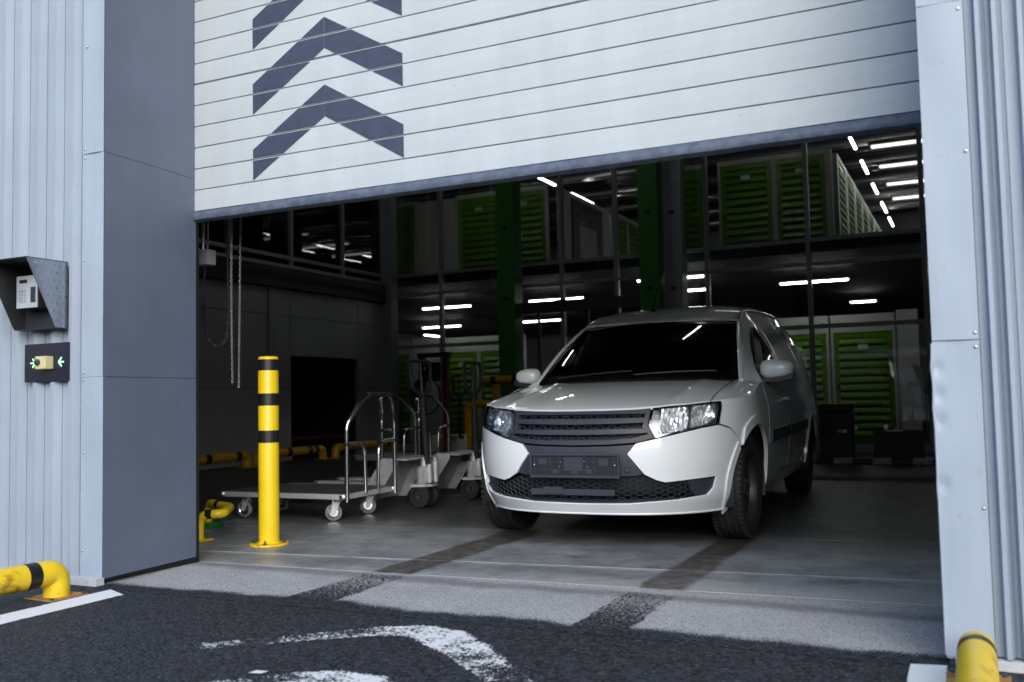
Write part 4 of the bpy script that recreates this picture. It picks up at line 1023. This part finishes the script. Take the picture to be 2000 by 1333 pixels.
def patch(name, S, poly, m, parent, step=.03, off=0., thick=.010, holes=(), flat=False, sx=1., disp=None, mirror=False):
    # a panel: the polygon in the surface's own parameters, meshed, laid on the surface and given a rim
    if mirror:
        S0 = S
        S = (lambda a, b: (lambda q: (-q[0], q[1], q[2]))(S0(a, b)))
    loops = [densify(poly, step)]+[densify(h, step) for h in holes]
    co = []; ed = []
    for lp in loops:
        o = len(co); co += lp; ed += [(o+i, o+(i+1) % len(lp)) for i in range(len(lp))]
    nb = len(co)
    x0, x1 = min(p[0] for p in poly), max(p[0] for p in poly); y0, y1 = min(p[1] for p in poly), max(p[1] for p in poly)
    g = step; nx = int((x1-x0)/(g*sx))+1; ny = int((y1-y0)/g)+1
    bset = co[:]
    for i in range(nx+1):
        for j in range(ny+1):
            x, y = x0+(i+.5)*g*sx, y0+(j+.5)*g
            if pip(x, y, loops[0]) and not any(pip(x, y, h) for h in loops[1:]):
                if all((x-a)**2+(y-b)**2 > (g*.45)**2 for a, b in bset): co.append((x, y))
    vs, _, fs, ov, _, _ = delaunay_2d_cdt([Vector(c) for c in co], ed, [], 0, 1e-6)
    def keep(f):
        x = sum(vs[i].x for i in f)/len(f); y = sum(vs[i].y for i in f)/len(f)
        return pip(x, y, loops[0]) and not any(pip(x, y, h) for h in loops[1:])
    fs = [f for f in fs if keep(f)]
    P = []; Nn = []
    for v in vs:
        p = Vector(S(v.x, v.y)); e = 1e-3
        du = Vector(S(v.x+e, v.y))-Vector(S(v.x-e, v.y)); dv = Vector(S(v.x, v.y+e))-Vector(S(v.x, v.y-e)); n = du.cross(dv)
        n = n.normalized() if n.length > 1e-12 else (p-VCEN).normalized()
        if n.dot(p-VCEN) < 0: n = -n
        o = off+(disp(v.x, v.y) if disp else 0.); P.append(p+n*o); Nn.append(n)
    faces = []; bd = {}
    for f in fs:
        f = list(f); fn = (P[f[1]]-P[f[0]]).cross(P[f[2]]-P[f[0]])
        if fn.dot(Nn[f[0]]) < 0: f.reverse()
        faces.append(tuple(f))
        for i in range(len(f)): bd[(f[i], f[(i+1) % len(f)])] = 1
    V = [tuple(p) for p in P]; VN = [tuple(n) for n in Nn]; nf = len(faces)
    if thick:
        for (a, b) in [e for e in bd if (e[1], e[0]) not in bd]:
            o = len(V); q = [P[a], P[b], P[b]-Nn[b]*thick, P[a]-Nn[a]*thick]
            fn = (q[3]-q[0]).cross(q[1]-q[0]); fn = fn.normalized() if fn.length > 0 else Nn[a]
            bev = .35
            V += [tuple(x) for x in q]; VN += [tuple(fn)]*4; faces.append((o+1, o, o+3, o+2))
    me = bpy.data.meshes.new(name); me.from_pydata(V, [], faces); me.materials.append(M[m])
    if not flat:
        for p in me.polygons: p.use_smooth = True
        me.normals_split_custom_set_from_vertices([Vector(x) for x in VN])
    ob = bpy.data.objects.new(name, me); col.objects.link(ob); ob.parent = parent; return ob
def both(name, S, poly, m, parent, **k):
    return patch(name, S, poly, m, parent, **k), patch(name, S, poly, m, parent, mirror=True, **k)

van = thing('parked_van', 'white panel van facing out of the half open door, no number plate', 'van', (1.80, 2.43, 0), R(1.9))
G = .004                                          # half a shut line
def arc(cs, cw, r, a0, a1, n=22): return [(cs+r*math.cos(R(a0+(a1-a0)*i/n)), cw+r*math.sin(R(a0+(a1-a0)*i/n))) for i in range(n+1)]
SA = s_of_v(0); SR = s_of_v(2.905); AW_ = .315
def top(s0, s1, n, d=.006): return [(s0+(s1-s0)*i/n, wtop(s0+(s1-s0)*i/n)-d) for i in range(n+1)]
# ---- bumper
bump = [(.296, .546), (.341, .602), (.449, .625), (.60, .656), (.72, .678), (.846, .692), (.95, .668), (1.02, .622)]+[(1.063, .565)]+arc(SA, AW_, .372, 140, 197, 10)+[(.93, .205), (.70, .207), (.416, .212), (.12, .205), (0, .205)]
innb = [(0, .262), (.30, .266), (.416, .274), (.63, .287), (.785, .302), (.832, .342), (.850, .409), (.657, .399), (.507, .388), (.462, .400), (.392, .433)]
mir = lambda P: [(-x, y) for x, y in reversed(P)]
half = bump+innb
full = bump[:-1]+mir(bump)+mir(innb)[:-1]+[(0, .262)]+innb[1:] if False else None
bo_, bo2 = both('bumper', S1, half, 'paint', van, step=.026, thick=.016)
# character dents in the bumper corner are in the surface; lower lip gets its own rolled edge
def edge_tube(name, pts, r, m, parent, n=8): return MB().tube(pts, r, n).build(name, m, parent)
for sg2 in (-1, 1): edge_tube('lip_edge', [tuple(Vector(S1(sg2*s, .209))+Vector((0, .004, 0))) for s in [i*.93/30 for i in range(31)]], .008, 'paint', van)
# ---- dark centre panel round the plate
cpoly = [(.335, .598), (.290, .546), (.386, .434), (.34, .424), (.15, .421)]; cpoly = cpoly+mir(cpoly)+[(-.2, .590), (0, .586), (.2, .590)]
patch('centre_panel', S1, cpoly, 'plastic', van, step=.025, off=-.012, thick=.02)
for s in (-1, 1):
    q = Vector(S1(s*.292, .457)); MB().lathe([(.0, .004), (.013, .003), (.0155, 0), (.017, .0015), (.0185, 0)], 20, axis_T(q+Vector((0, .011, 0)), (s*.12, -1, 0))).build('parking_sensor', 'plastic', van)
# ---- upper grille
gp_ = [(.402, .700), (.440, .632), (.35, .610), (.2, .599), (0, .595)]
gout = top(.02, .414, 10, .009)+gp_; gfull = gout+mir(gout)[1:]
patch('grille_backing', S1, gfull, 'black', van, step=.04, off=-.055, thick=0)
gr_rim = MB()
gin = [(s*.985, .60+(w_-.60)*.93+.005) for s, w_ in gfull]
patch('grille_surround', S1, gfull, 'plastic', van, step=.022, off=.001, thick=.03, holes=[[(s*.93, min(w_-.012, .766-.00*abs(s)) if w_ > .68 else max(w_+.022, .622)) for s, w_ in gfull]])
def hexmesh(name, parent, x0, x1, y0, y1, cw, chh, off, r, inside):
    m = MB(); seen = set()
    nx, ny = int((x1-x0)/(cw*.75))+2, int((y1-y0)/chh)+2
    for i in range(nx):
        for j in range(ny):
            cx_, cy_ = x0+i*cw*.75, y0+j*chh+(chh/2 if i % 2 else 0)
            hx = [(cx_+cw/2*math.cos(PI/3*k), cy_+chh/math.sqrt(3)*math.sin(PI/3*k)*1.0) for k in range(6)]
            for k in range(6):
                a, b = hx[k], hx[(k+1) % 6]; mid = (round((a[0]+b[0])/2, 3), round((a[1]+b[1])/2, 3))
                if mid in seen or not (inside(*a) and inside(*b)): continue
                seen.add(mid)
                A = Vector(S1(*a)); B = Vector(S1(*b)); o = Vector((0, -off, 0)); m.tube([A+o, B+o], r, 4, caps=False, smooth=False)
    ob = m.build(name, 'plastic', parent); ob['kind'] = 'stuff'; return ob
hexmesh('honeycomb_mesh', van, -.42, .42, .61, .78, .046, .026, -.018, .0022, lambda a, b: abs(a) < .40 and .612 < b < wtop(a)-.022)
for z0, z1, e in ((.713, .742, .395), (.656, .682, .402)):
    P = [(-e, z0+.004), (-.2, z0-.002), (0, z0-.004), (.2, z0-.002), (e, z0+.004), (e, z1), (.2, z1-.001), (0, z1-.003), (-.2, z1-.001), (-e, z1)]
    patch('grille_slat', S1, P, 'plastic', van, step=.015, off=.004, thick=.022, disp=lambda s, w_: .0)
# ---- lower intake
lo_ = [(0, .413), (.34, .417), (.386, .428), (.460, .394), (.507, .382), (.657, .393), (.843, .403), (.826, .345), (.78, .307), (.63, .292), (.416, .279), (.30, .271), (0, .267)]
lfull = lo_+mir(lo_)[1:-1]
patch('intake_backing', S1, lfull, 'black', van, step=.05, off=-.06, thick=0)
hexmesh('honeycomb_mesh', van, -.66, .66, .265, .43, .047, .0262, -.014, .0023, lambda a, b: abs(a) < .68 and pip(a, b, lfull))
wing = [(.64, .396), (.843, .403), (.826, .345), (.78, .307), (.70, .299), (.67, .34)]
for ob in both('fog_lamp_blank', S1, wing, 'plastic', van, step=.02, off=-.014, thick=.02): pass
low = [(-.62, .272), (-.3, .262), (0, .258), (.3, .262), (.62, .272), (.60, .284), (.3, .276), (0, .273), (-.3, .276), (-.60, .284)]
patch('intake_sill', S1, low, 'plastic', van, step=.03, off=-.010, thick=.02)
bar = MB(); bar.box(-.28, .22, -.80, -.77, .315, .350, None, .004); bar.box(-.20, -.08, -.806, -.80, .325, .362); bar.box(.06, .20, -.806, -.80, .318, .335); bar.build('crossmember', 'plastic', van)
MB().tube([Vector(S1(-.80, .345))+Vector((.01, .01, 0)), Vector(S1(-.74, .342))+Vector((.01, .01, 0))], .012, 10).build('tow_eye_cover', 'plastic', van)
# ---- plate holder (empty)
ph_ = bpy.data.objects.new('plate_holder', None); col.objects.link(ph_); ph_.parent = van; ph_.location = (0, -.828, .482)
f = MB(); hw_, hh_ = .264, .067
f.box(-hw_, hw_, -.012, .0, hh_-.011, hh_, None, .002); f.box(-hw_, hw_, -.012, .0, -hh_, -hh_+.016, None, .002); f.box(-hw_, -hw_+.010, -.012, 0, -hh_+.0165, hh_-.0115); f.box(hw_-.010, hw_, -.012, 0, -hh_+.0165, hh_-.0115)
f.build('frame', 'plastic', ph_)
box('back', 'black', ph_, -hw_+.0105, hw_-.0105, -.002, .02, -hh_+.0165, hh_-.0115)
rb_ = MB(); rr = random.Random(5)
for x0, x1, z0, z1 in ((-.06, .05, -.028, .048), (-.215, -.165, .005, .04), (.145, .20, .0, .04), (-.13, -.095, -.045, -.02), (.07, .105, -.045, -.018), (-.02, .02, -.047, -.03)):
    rb_.box(x0, x1, -.0065, -.002, z0, z1, None, .001); rb_.box(x0+.008, x1-.008, -.0075, -.0066, z0+.008, z1-.008)
for x in (-.235, -.14, -.09, .075, .12, .235): rb_.box(x-.002, x+.002, -.007, -.002, -.048, .052)
for z in (-.024, .020): rb_.box(-.25, .25, -.0062, -.002, z-.0015, z+.0015)
rb_.build('ribs', 'plastic', ph_)
for x, z in ((-.238, .006), (.238, .006), (-.085, -.005), (.08, -.005), (-.08, .022), (.06, .026)): MB().lathe([(.0045 if abs(x) > .2 else .003, 0), (.003, .0025), (0, .003)], 10, axis_T((x, -.0072, z), (0, -1, 0))).build('screw', 'bag' if abs(x) > .2 else 'steel', ph_)
# ---- headlamps
ho = top(.424, .872, 10, .008)+[(.874, .795), (.866, .765), (.848, .700), (.72, .684), (.60, .661), (.47, .632), (.445, .631), (.408, .698)]
def facets(c, wd, hgt, dep, cell):
    def f(s, w_):
        a = (s-c[0])/wd; b = (w_-c[1])/hgt; r2 = min(1., a*a+b*b)
        i, j = int((s+5)/cell), int((w_+5)/(cell*1.3)); rn = random.Random(i*131+j*17).random()
        return -dep*(1-r2)+.0035*rn+.002*math.sin(s/cell*PI)
    return f
for mirr in (False, True):
    hl = bpy.data.objects.new('headlight', None); col.objects.link(hl); hl.parent = van
    patch('housing', S1, ho, 'lampin', hl, step=.03, off=-.075, thick=-.076, mirror=mirr)
    shr = [(.455, .65), (.60, .675), (.84, .715), (.855, .80), (.70, .80), (.45, .775), (.425, .70)]
    for c, wd, hg, P in (((.545, .722), .095, .075, [(.485, .650), (.56, .664), (.630, .680), (.640, .72), (.636, .805), (.53, .795), (.475, .782), (.470, .70)]), ((.735, .745), .085, .07, [(.655, .682), (.74, .697), (.800, .712), (.835, .745), (.838, .785), (.815, .806), (.74, .81), (.660, .806)])):
        P = [(s, wtop(s)-.013 if w_ > .77 else w_) for s, w_ in P]
        patch('reflector', S1, P, 'reflector', hl, step=.011, off=-.016, thick=.03, flat=True, disp=facets(c, wd, hg, .05, .017), mirror=mirr)
        q = Vector(S1(*c)); q.x *= (-1 if mirr else 1); MB().lathe([(0, -.012), (.009, -.009), (.012, 0), (.009, .009), (0, .012)], 14, axis_T(q+Vector((0, .045, 0)), (0, -1, 0))).build('bulb', 'chrome', hl)
    patch('light_strip', S1, [(.434, .690), (.448, .655), (.470, .648), (.535, .661), (.535, .652), (.468, .638), (.447, .638), (.424, .690)], 'reflector', hl, step=.012, off=-.008, thick=.02, mirror=mirr)
    patch('lens', S1, ho, 'lens', hl, step=.026, off=.003, thick=0, mirror=mirr)
    bz = [(s+(.64-s)*.03, w_+(.72-w_)*.06) for s, w_ in ho]
    patch('bezel', S1, ho, 'gloss', hl, step=.026, off=.0, thick=.02, holes=[bz], mirror=mirr)
# ---- bonnet, fender tops, fenders
UH = .690
def front_edge(u0, u1, n, back):
    out = []
    for i in range(n+1):
        s_ = u0+(u1-u0)*i/n; w_ = wtop(s_); p = S1(s_, w_); out.append((p[0], p[1]+back))
    return out
fe = front_edge(0.0, .83, 26, .004)
fe = [p for p in fe if p[0] < UH]
hood_r = fe+[(UH, -.45), (UH-.012, -.28), (UH-.016, .05), (UH-.016, .29), (.5, .255), (.25, .225), (0, .215)]
hood = hood_r+[(-x, y) for x, y in reversed(hood_r)][1:-1]
ho_ = patch('bonnet', S2, hood, 'paint', van, step=.030, thick=.018)
ftp = [(UH+.008, p[1]+.004) for p in [S1(.80, .82)]]
fo_ = [S1(s_, wtop(s_)) for s_ in [.82+(s_of_v(.44)-.82)*i/26 for i in range(27)]]
ft = [(p[0], p[1]) for p in fo_ if p[0] > UH+.01]
ft = ft+[(.74, .44), (UH-.006, .36), (UH-.006, .05), (UH-.002, -.28), (UH+.008, -.45)]
both('wing_top', S2, ft, 'paint', van, step=.028, thick=.012)
fen = [(.880, .800)]+[(s_, wtop(s_)) for s_ in [.884+(s_of_v(.44)-.884)*i/24 for i in range(25)]]+[(s_of_v(.44), .70), (s_of_v(.44), .335)]+arc(SA, AW_, .366, 4, 137, 26)+[(1.024, .630), (.952, .676), (.860, .699)]
both('wing', S1, fen, 'paint', van, step=.028, thick=.012)
# ---- side: doors, panels, sills
sv = s_of_v
fd = [(sv(.45), .338), (sv(.45), .70)]+[(sv(v), WB(v)) for v in (.45, .7, 1.0, 1.355)]+[(sv(1.355), .338)]
dr = both('front_door', S1, fd, 'paint', van, step=.035, thick=.014)
sp_ = [(sv(1.363), .338), (sv(1.363), .7)]+[(sv(v), WB(v)) for v in (1.363, 1.8, 2.3, 2.8, 3.3, 3.64)]+[(sv(3.64), .34)]+arc(SR, AW_, .366, 4, 176, 26)
both('side_panel', S1, sp_, 'paint', van, step=.04, thick=.014)
sl_ = [(sv(.40), .225), (sv(.372), .330), (sv(2.535), .330), (sv(2.51), .225)]
both('sill', S1, sl_, 'paint', van, step=.04, off=-.012, thick=.02)
for P in ([(sv(.50), .552), (sv(.50), .628), (sv(1.345), .636), (sv(1.345), .560)], [(sv(1.375), .560), (sv(1.375), .636), (sv(2.45), .645), (sv(2.45), .570)]): both('rub_strip', S1, P, 'plastic', van, step=.04, off=.014, thick=.016)
for s in (-1, 1):
    q = Vector(S1(s*sv(1.22), .825)); h = MB(); h.tube(fillet([q+Vector((-s*.005, -.10, -.004)), q+Vector((s*.035, -.075, 0)), q+Vector((s*.035, .075, .004)), q+Vector((-s*.005, .10, .004))], .02, 5), .0125, 10); h.build('door_handle', 'paint', van)
for cs, nm in ((SA, 'front'), (SR, 'rear')):
    ring = arc(cs, AW_, .373, 200 if cs == SA else 184, -2, 36)+arc(cs, AW_, .425, -2, 184, 36) if cs == SR else arc(cs, AW_, .368, 136, -3, 30)+arc(cs, AW_, .425, -3, 124, 30)
    both('wheel_arch_trim', S1, ring, 'paint', van, step=.02, off=.012, thick=.016)
ring2 = arc(SA, AW_, .374, 196, 141, 14)+arc(SA, AW_, .420, 139, 199, 14)
both('wheel_arch_trim', S1, ring2, 'paint', van, step=.018, off=.010, thick=.014)
# ---- upper body
gl_ = [(.53, .06), (.60, .44), (.70, .62), (.82, .72), (.95, .78), (1.10, .82), (1.315, .835), (1.335, .06)]
fr_ = [(.345, .0)]+[(.345+(1.355-.345)*i/12, 0.) for i in range(1, 13)]+[(1.355, 1.)]+[(1.355+(.355-1.355)*i/16, 1.) for i in range(1, 17)]
both('door_frame', S4, fr_, 'paint', van, step=.045, thick=.012, holes=[gl_])
both('side_window', S4, gl_, 'vglass', van, step=.08, off=-.004, thick=0)
wf = [(gl_[i][0]+(.98-gl_[i][0])*.05, gl_[i][1]+(.45-gl_[i][1])*.09) for i in range(len(gl_))]
both('window_seal', S4, gl_, 'gloss', van, step=.05, off=-.001, thick=.008, holes=[wf])
for v0, v1 in ((1.363, 2.44), (2.448, 3.62)):
    both('upper_panel', S4, [(v0, .002), (v1, .002), (v1, 1.), (v0, 1.)], 'paint', van, step=.06, thick=.012)
    both('pressed_panel', S4, [(v0+.10, .16), (v1-.10, .16), (v1-.10, .84), (v0+.10, .84)], 'paint', van, step=.06, off=.005, thick=.006)
rfq = [-1+2*i/24 for i in range(25)]
def rfv(q):
    u = math.cos((1-abs(q))*PI/2); return .962+.09*(u*.6/.585)**2
rp_ = [(rfv(q), q) for q in rfq]+[(3.62, q) for q in reversed(rfq)]
patch('roof', S5, rp_, 'paint', van, step=.06, thick=.012)
for s in (-1, 1):
    edge_tube('roof_gutter', [tuple(Vector(S4(v, s*1.0))+Vector((s*-.004, 0, .003))) for v in [1.05+2.55*i/40 for i in range(41)]], .006, 'paint', van)
# ---- windscreen
wsP = [(p_, 0.) for p_ in [-1+2*i/20 for i in range(21)]]+[(1., q/12) for q in range(1, 12)]+[(p_, 1.) for p_ in [1-2*i/20 for i in range(21)]]+[(-1., 1-q/12) for q in range(1, 12)]
patch('windscreen', S3, wsP, 'vglass', van, step=.09, thick=0)
wsI = [(-.93, .10), (0, .05), (.93, .10), (.94, .5), (.93, .93), (.5, .95), (0, .955), (-.5, .95), (-.93, .93), (-.94, .5)]
patch('windscreen_border', S3, wsP, 'gloss', van, step=.08, off=.0015, thick=.004, holes=[wsI])
cw_ = [(-1.0, -.11), (0, -.07), (1.0, -.11), (1.0, .012), (-1., .012)]
patch('cowl', S3, densify(cw_, .1), 'black', van, step=.08, off=-.006, thick=.01)
for p0, p1, q1 in ((-.75, .02, .07), (.05, .80, .07)):
    A = [Vector(S3(p0+(p1-p0)*i/10, .02+q1*math.sin(i/10*1.2)*.8))+Vector((0, -.012, .014)) for i in range(11)]
    MB().tube(A, .006, 6).build('wiper', 'black', van)
# pillars between screen and side: outer skins
for s in (-1, 1):
    A = []
    for i in range(25):
        q = i/24; a = Vector(S3(s*1.0, q)); b = Vector(S4(.365+(1.05-.365)*q, s*1.0)); A.append((a+b)/2+Vector((s*.002, .0, -.004)))
    MB().tube(A, [.016+.006*math.sin(PI*i/24) for i in range(25)], 14).build('windscreen_pillar', 'paint', van)
# ---- mirrors
def mirror(sg2):
    t = bpy.data.objects.new('door_mirror', None); col.objects.link(t); t.parent = van; t.location = (sg2*(.905 if sg2 > 0 else .885), .64, 1.018); t.scale = (1, 1, 1) if sg2 > 0 else (.88, .9, .9)
    m = MB(); n, k = 24, 14; vs = []
    for i in range(k+1):
        a = -PI/2+PI*i/k
        for j in range(n):
            b = 2*PI*j/n; ex = lambda c: math.copysign(abs(c)**.75, c)
            x = .110*ex(math.cos(b))*abs(math.cos(a))**.55; z = .066*ex(math.sin(b))*abs(math.cos(a))**.55; y = .075*math.sin(a)
            if y > 0: y *= .35
            z = z*(1-.18*(sg2*x/.118)) + .006; vs.append((x, y, z))
    m.add(vs, [(i*n+j, i*n+(j+1) % n, (i+1)*n+(j+1) % n, (i+1)*n+j) for i in range(k) for j in range(n)], True)
    m.build('shell', 'paint', t, 80)
    b = MB(); b.prism([(-.105, -.056), (.09, -.040), (.112, -.02), (.11, -.058), (.03, -.078), (-.09, -.078)] if sg2 > 0 else [(.105, -.056), (-.09, -.040), (-.112, -.02), (-.11, -.058), (-.03, -.078), (.09, -.078)], Matrix(((1, 0, 0, 0), (0, 0, 1, -.055), (0, 1, 0, 0), (0, 0, 0, 1))), .085); b.build('base', 'black', t)
    MB().tube([(-sg2*.05, .0, -.06), (-sg2*.10, .01, -.085), (-sg2*.14, .02, -.09)], .022, 12).build('arm', 'black', t)
    return t
mirror(1); mirror(-1)
ae = Vector(S5(1.30, -.12)); an = MB(); an.lathe([(.026, 0), (.022, .012), (.010, .028), (0, .032)], 16, at(*ae)); an.build('aerial_base', 'black', van)
MB().tube([ae+Vector((0, 0, .02)), ae+Vector((.01, .11, .185))], [.009, .006], 8).build('aerial', 'black', van)
# ---- wheels
def wheel(u, v, sg2, turn=0.):
    t = bpy.data.objects.new('wheel', None); col.objects.link(t); t.parent = van; t.location = (u, v, .307); t.rotation_euler = (0, 0, turn)
    T = axis_T((0, 0, 0), (sg2, 0, 0)); w2 = .094
    pf = [(.205, -w2*.86), (.235, -w2*1.0), (.268, -w2*1.02), (.288, -w2*.93), (.299, -w2*.80)]
    for x in (-.58, -.20, .20, .58): pf += [(.305, (x-.085)*w2), (.297, (x-.07)*w2), (.297, (x+.07)*w2), (.305, (x+.085)*w2)]
    pf += [(.299, w2*.80), (.288, w2*.93), (.268, w2*1.02), (.235, w2*1.0), (.205, w2*.86)]
    m = MB(); m.lathe(pf, 60, T); m.build('tyre', 'tyre', t, 30)
    lug = MB()
    for k in range(54):
        a = 2*PI*k/54
        for x0, x1 in ((-.98, -.70), (.70, .98)):
            Tm = T @ Matrix.Rotation(a, 4, 'Z') @ Matrix.Translation((.297, 0, (x0+x1)/2*w2)); lug.box(-.006, .0075, -.010, .010, -(x1-x0)/2*w2, (x1-x0)/2*w2, Tm)
    lug.build('tread_blocks', 'tyre', t)['kind'] = 'stuff'
    MB().lathe([(.207, -w2*.80), (.198, -w2*.6), (.19, w2*.3), (.198, w2*.70), (.207, w2*.86), (.210, w2*.84)], 40, T).build('rim', 'wheel', t)
    MB().lathe([(.192, w2*.30), (.17, w2*.42), (.135, w2*.50), (.10, w2*.42), (.06, w2*.36), (.035, w2*.36), (.033, w2*.60), (.02, w2*.68), (0, w2*.68)], 40, T).build('disc', 'wheel', t)
    for k in range(4):
        a = 2*PI*k/4+.5; MB().lathe([(.011, w2*.38), (.011, w2*.58), (.006, w2*.66), (0, w2*.66)], 6, T @ Matrix.Translation((.052*math.cos(a), .052*math.sin(a), 0)), False).build('wheel_bolt', 'chrome', t)
    for k in range(8):
        a = 2*PI*k/8; MB().lathe([(.017, w2*.475), (.014, w2*.44), (0, w2*.43)], 12, T @ Matrix.Translation((.148*math.cos(a), .148*math.sin(a), 0))).build('vent_hole', 'black', t)
    return t
wheel(.735, 0, 1, R(-2)); wheel(-.735, 0, -1, R(-2)); wheel(.725, 2.905, 1); wheel(-.725, 2.905, -1)
for v in (0, 2.905):
    for s in (-1, 1):
        m = MB(); n = 24; vs = []; 
        for i in range(n+1):
            a = R(-15+210*i/n); vs += [(s*.845-s*.06*(1 if v == 0 and math.cos(a) < -.3 else 0), v+.362*math.cos(a), AW_+.362*math.sin(a)), (s*.50, v+.362*math.cos(a), AW_+.362*math.sin(a))]
        m.add(vs, [(2*i, 2*i+1, 2*i+3, 2*i+2) for i in range(n)], True); m.add([(s*.50, v+.362*math.cos(R(-15+210*i/n)), AW_+.362*math.sin(R(-15+210*i/n))) for i in range(n+1)], [tuple(range(n+1))])
        m.build('arch_liner', 'black', van)
# ---- underside, cabin
ub = MB(); ub.box(-.49, .49, -.50, 3.45, .20, .30); ub.box(-.72, .72, .42, 2.48, .20, .30); ub.box(-.42, .42, -.58, -.42, .24, .42); ub.box(-.49, .49, -.41, .44, .32, .78); ub.box(-.42, .42, -.58, -.41, .42, .74); ub.build('underbody', 'black', van)
rp2 = [(3.64, .0)]
tg = MB(); tg.add([(-.74, 3.645, .30), (.74, 3.645, .30), (.76, 3.645, .9), (.50, 3.60, 1.46), (0, 3.60, 1.5), (-.50, 3.60, 1.46), (-.76, 3.645, .9)], [(0, 1, 2, 3, 4, 5, 6)]); tg.build('tailgate', 'paint', van)
d_ = MB(); d_.box(-.68, .68, .42, .80, .80, .955, None, .03); d_.box(-.69, .69, .30, .55, .70, .93); d_.build('dashboard', 'cabin', van)
MB().tube([(-.36+.18*math.cos(a), .86+.05*math.sin(a), .97+.17*math.sin(a)) for a in [2*PI*i/28 for i in range(28)]], .014, 8, closed=True).build('steering_wheel', 'cabin', van)
for x in (-.36, .36):
    st_ = bpy.data.objects.new('seat', None); col.objects.link(st_); st_.parent = van; st_.location = (x, 1.35, 0)
    MB().box(-.24, .24, -.28, .22, .40, .58, None, .05).build('cushion', 'cloth', st_); MB().box(-.23, .23, -.06, .06, -.30, .33, Matrix.Translation((0, .28, .86)) @ Matrix.Rotation(R(-14), 4, 'X'), .05).build('backrest', 'cloth', st_); MB().box(-.13, .13, -.045, .045, -.08, .09, Matrix.Translation((0, .40, 1.29)) @ Matrix.Rotation(R(-10), 4, 'X'), .035).build('headrest', 'cloth', st_)
bk = MB(); bk.add([(x*s, y, z) for y in (1.86, 1.88) for x, z, s in ((.74, .32, -1), (.74, .32, 1), (.78, .90, 1), (.545, 1.45, 1), (.545, 1.45, -1), (.78, .90, -1))], [(0, 1, 2, 3, 4, 5), (11, 10, 9, 8, 7, 6)]+[(i, (i+1) % 6, 6+(i+1) % 6, 6+i) for i in range(6)]); bk.build('bulkhead', 'cabin', van); box('cabin_floor', 'black', van, -.76, .76, .3, 1.85, .305, .34)
mi = MB(); mi.box(-.11, .11, 1.0, 1.02, 1.27, 1.33, None, .008); mi.build('rear_view_mirror', 'black', van)
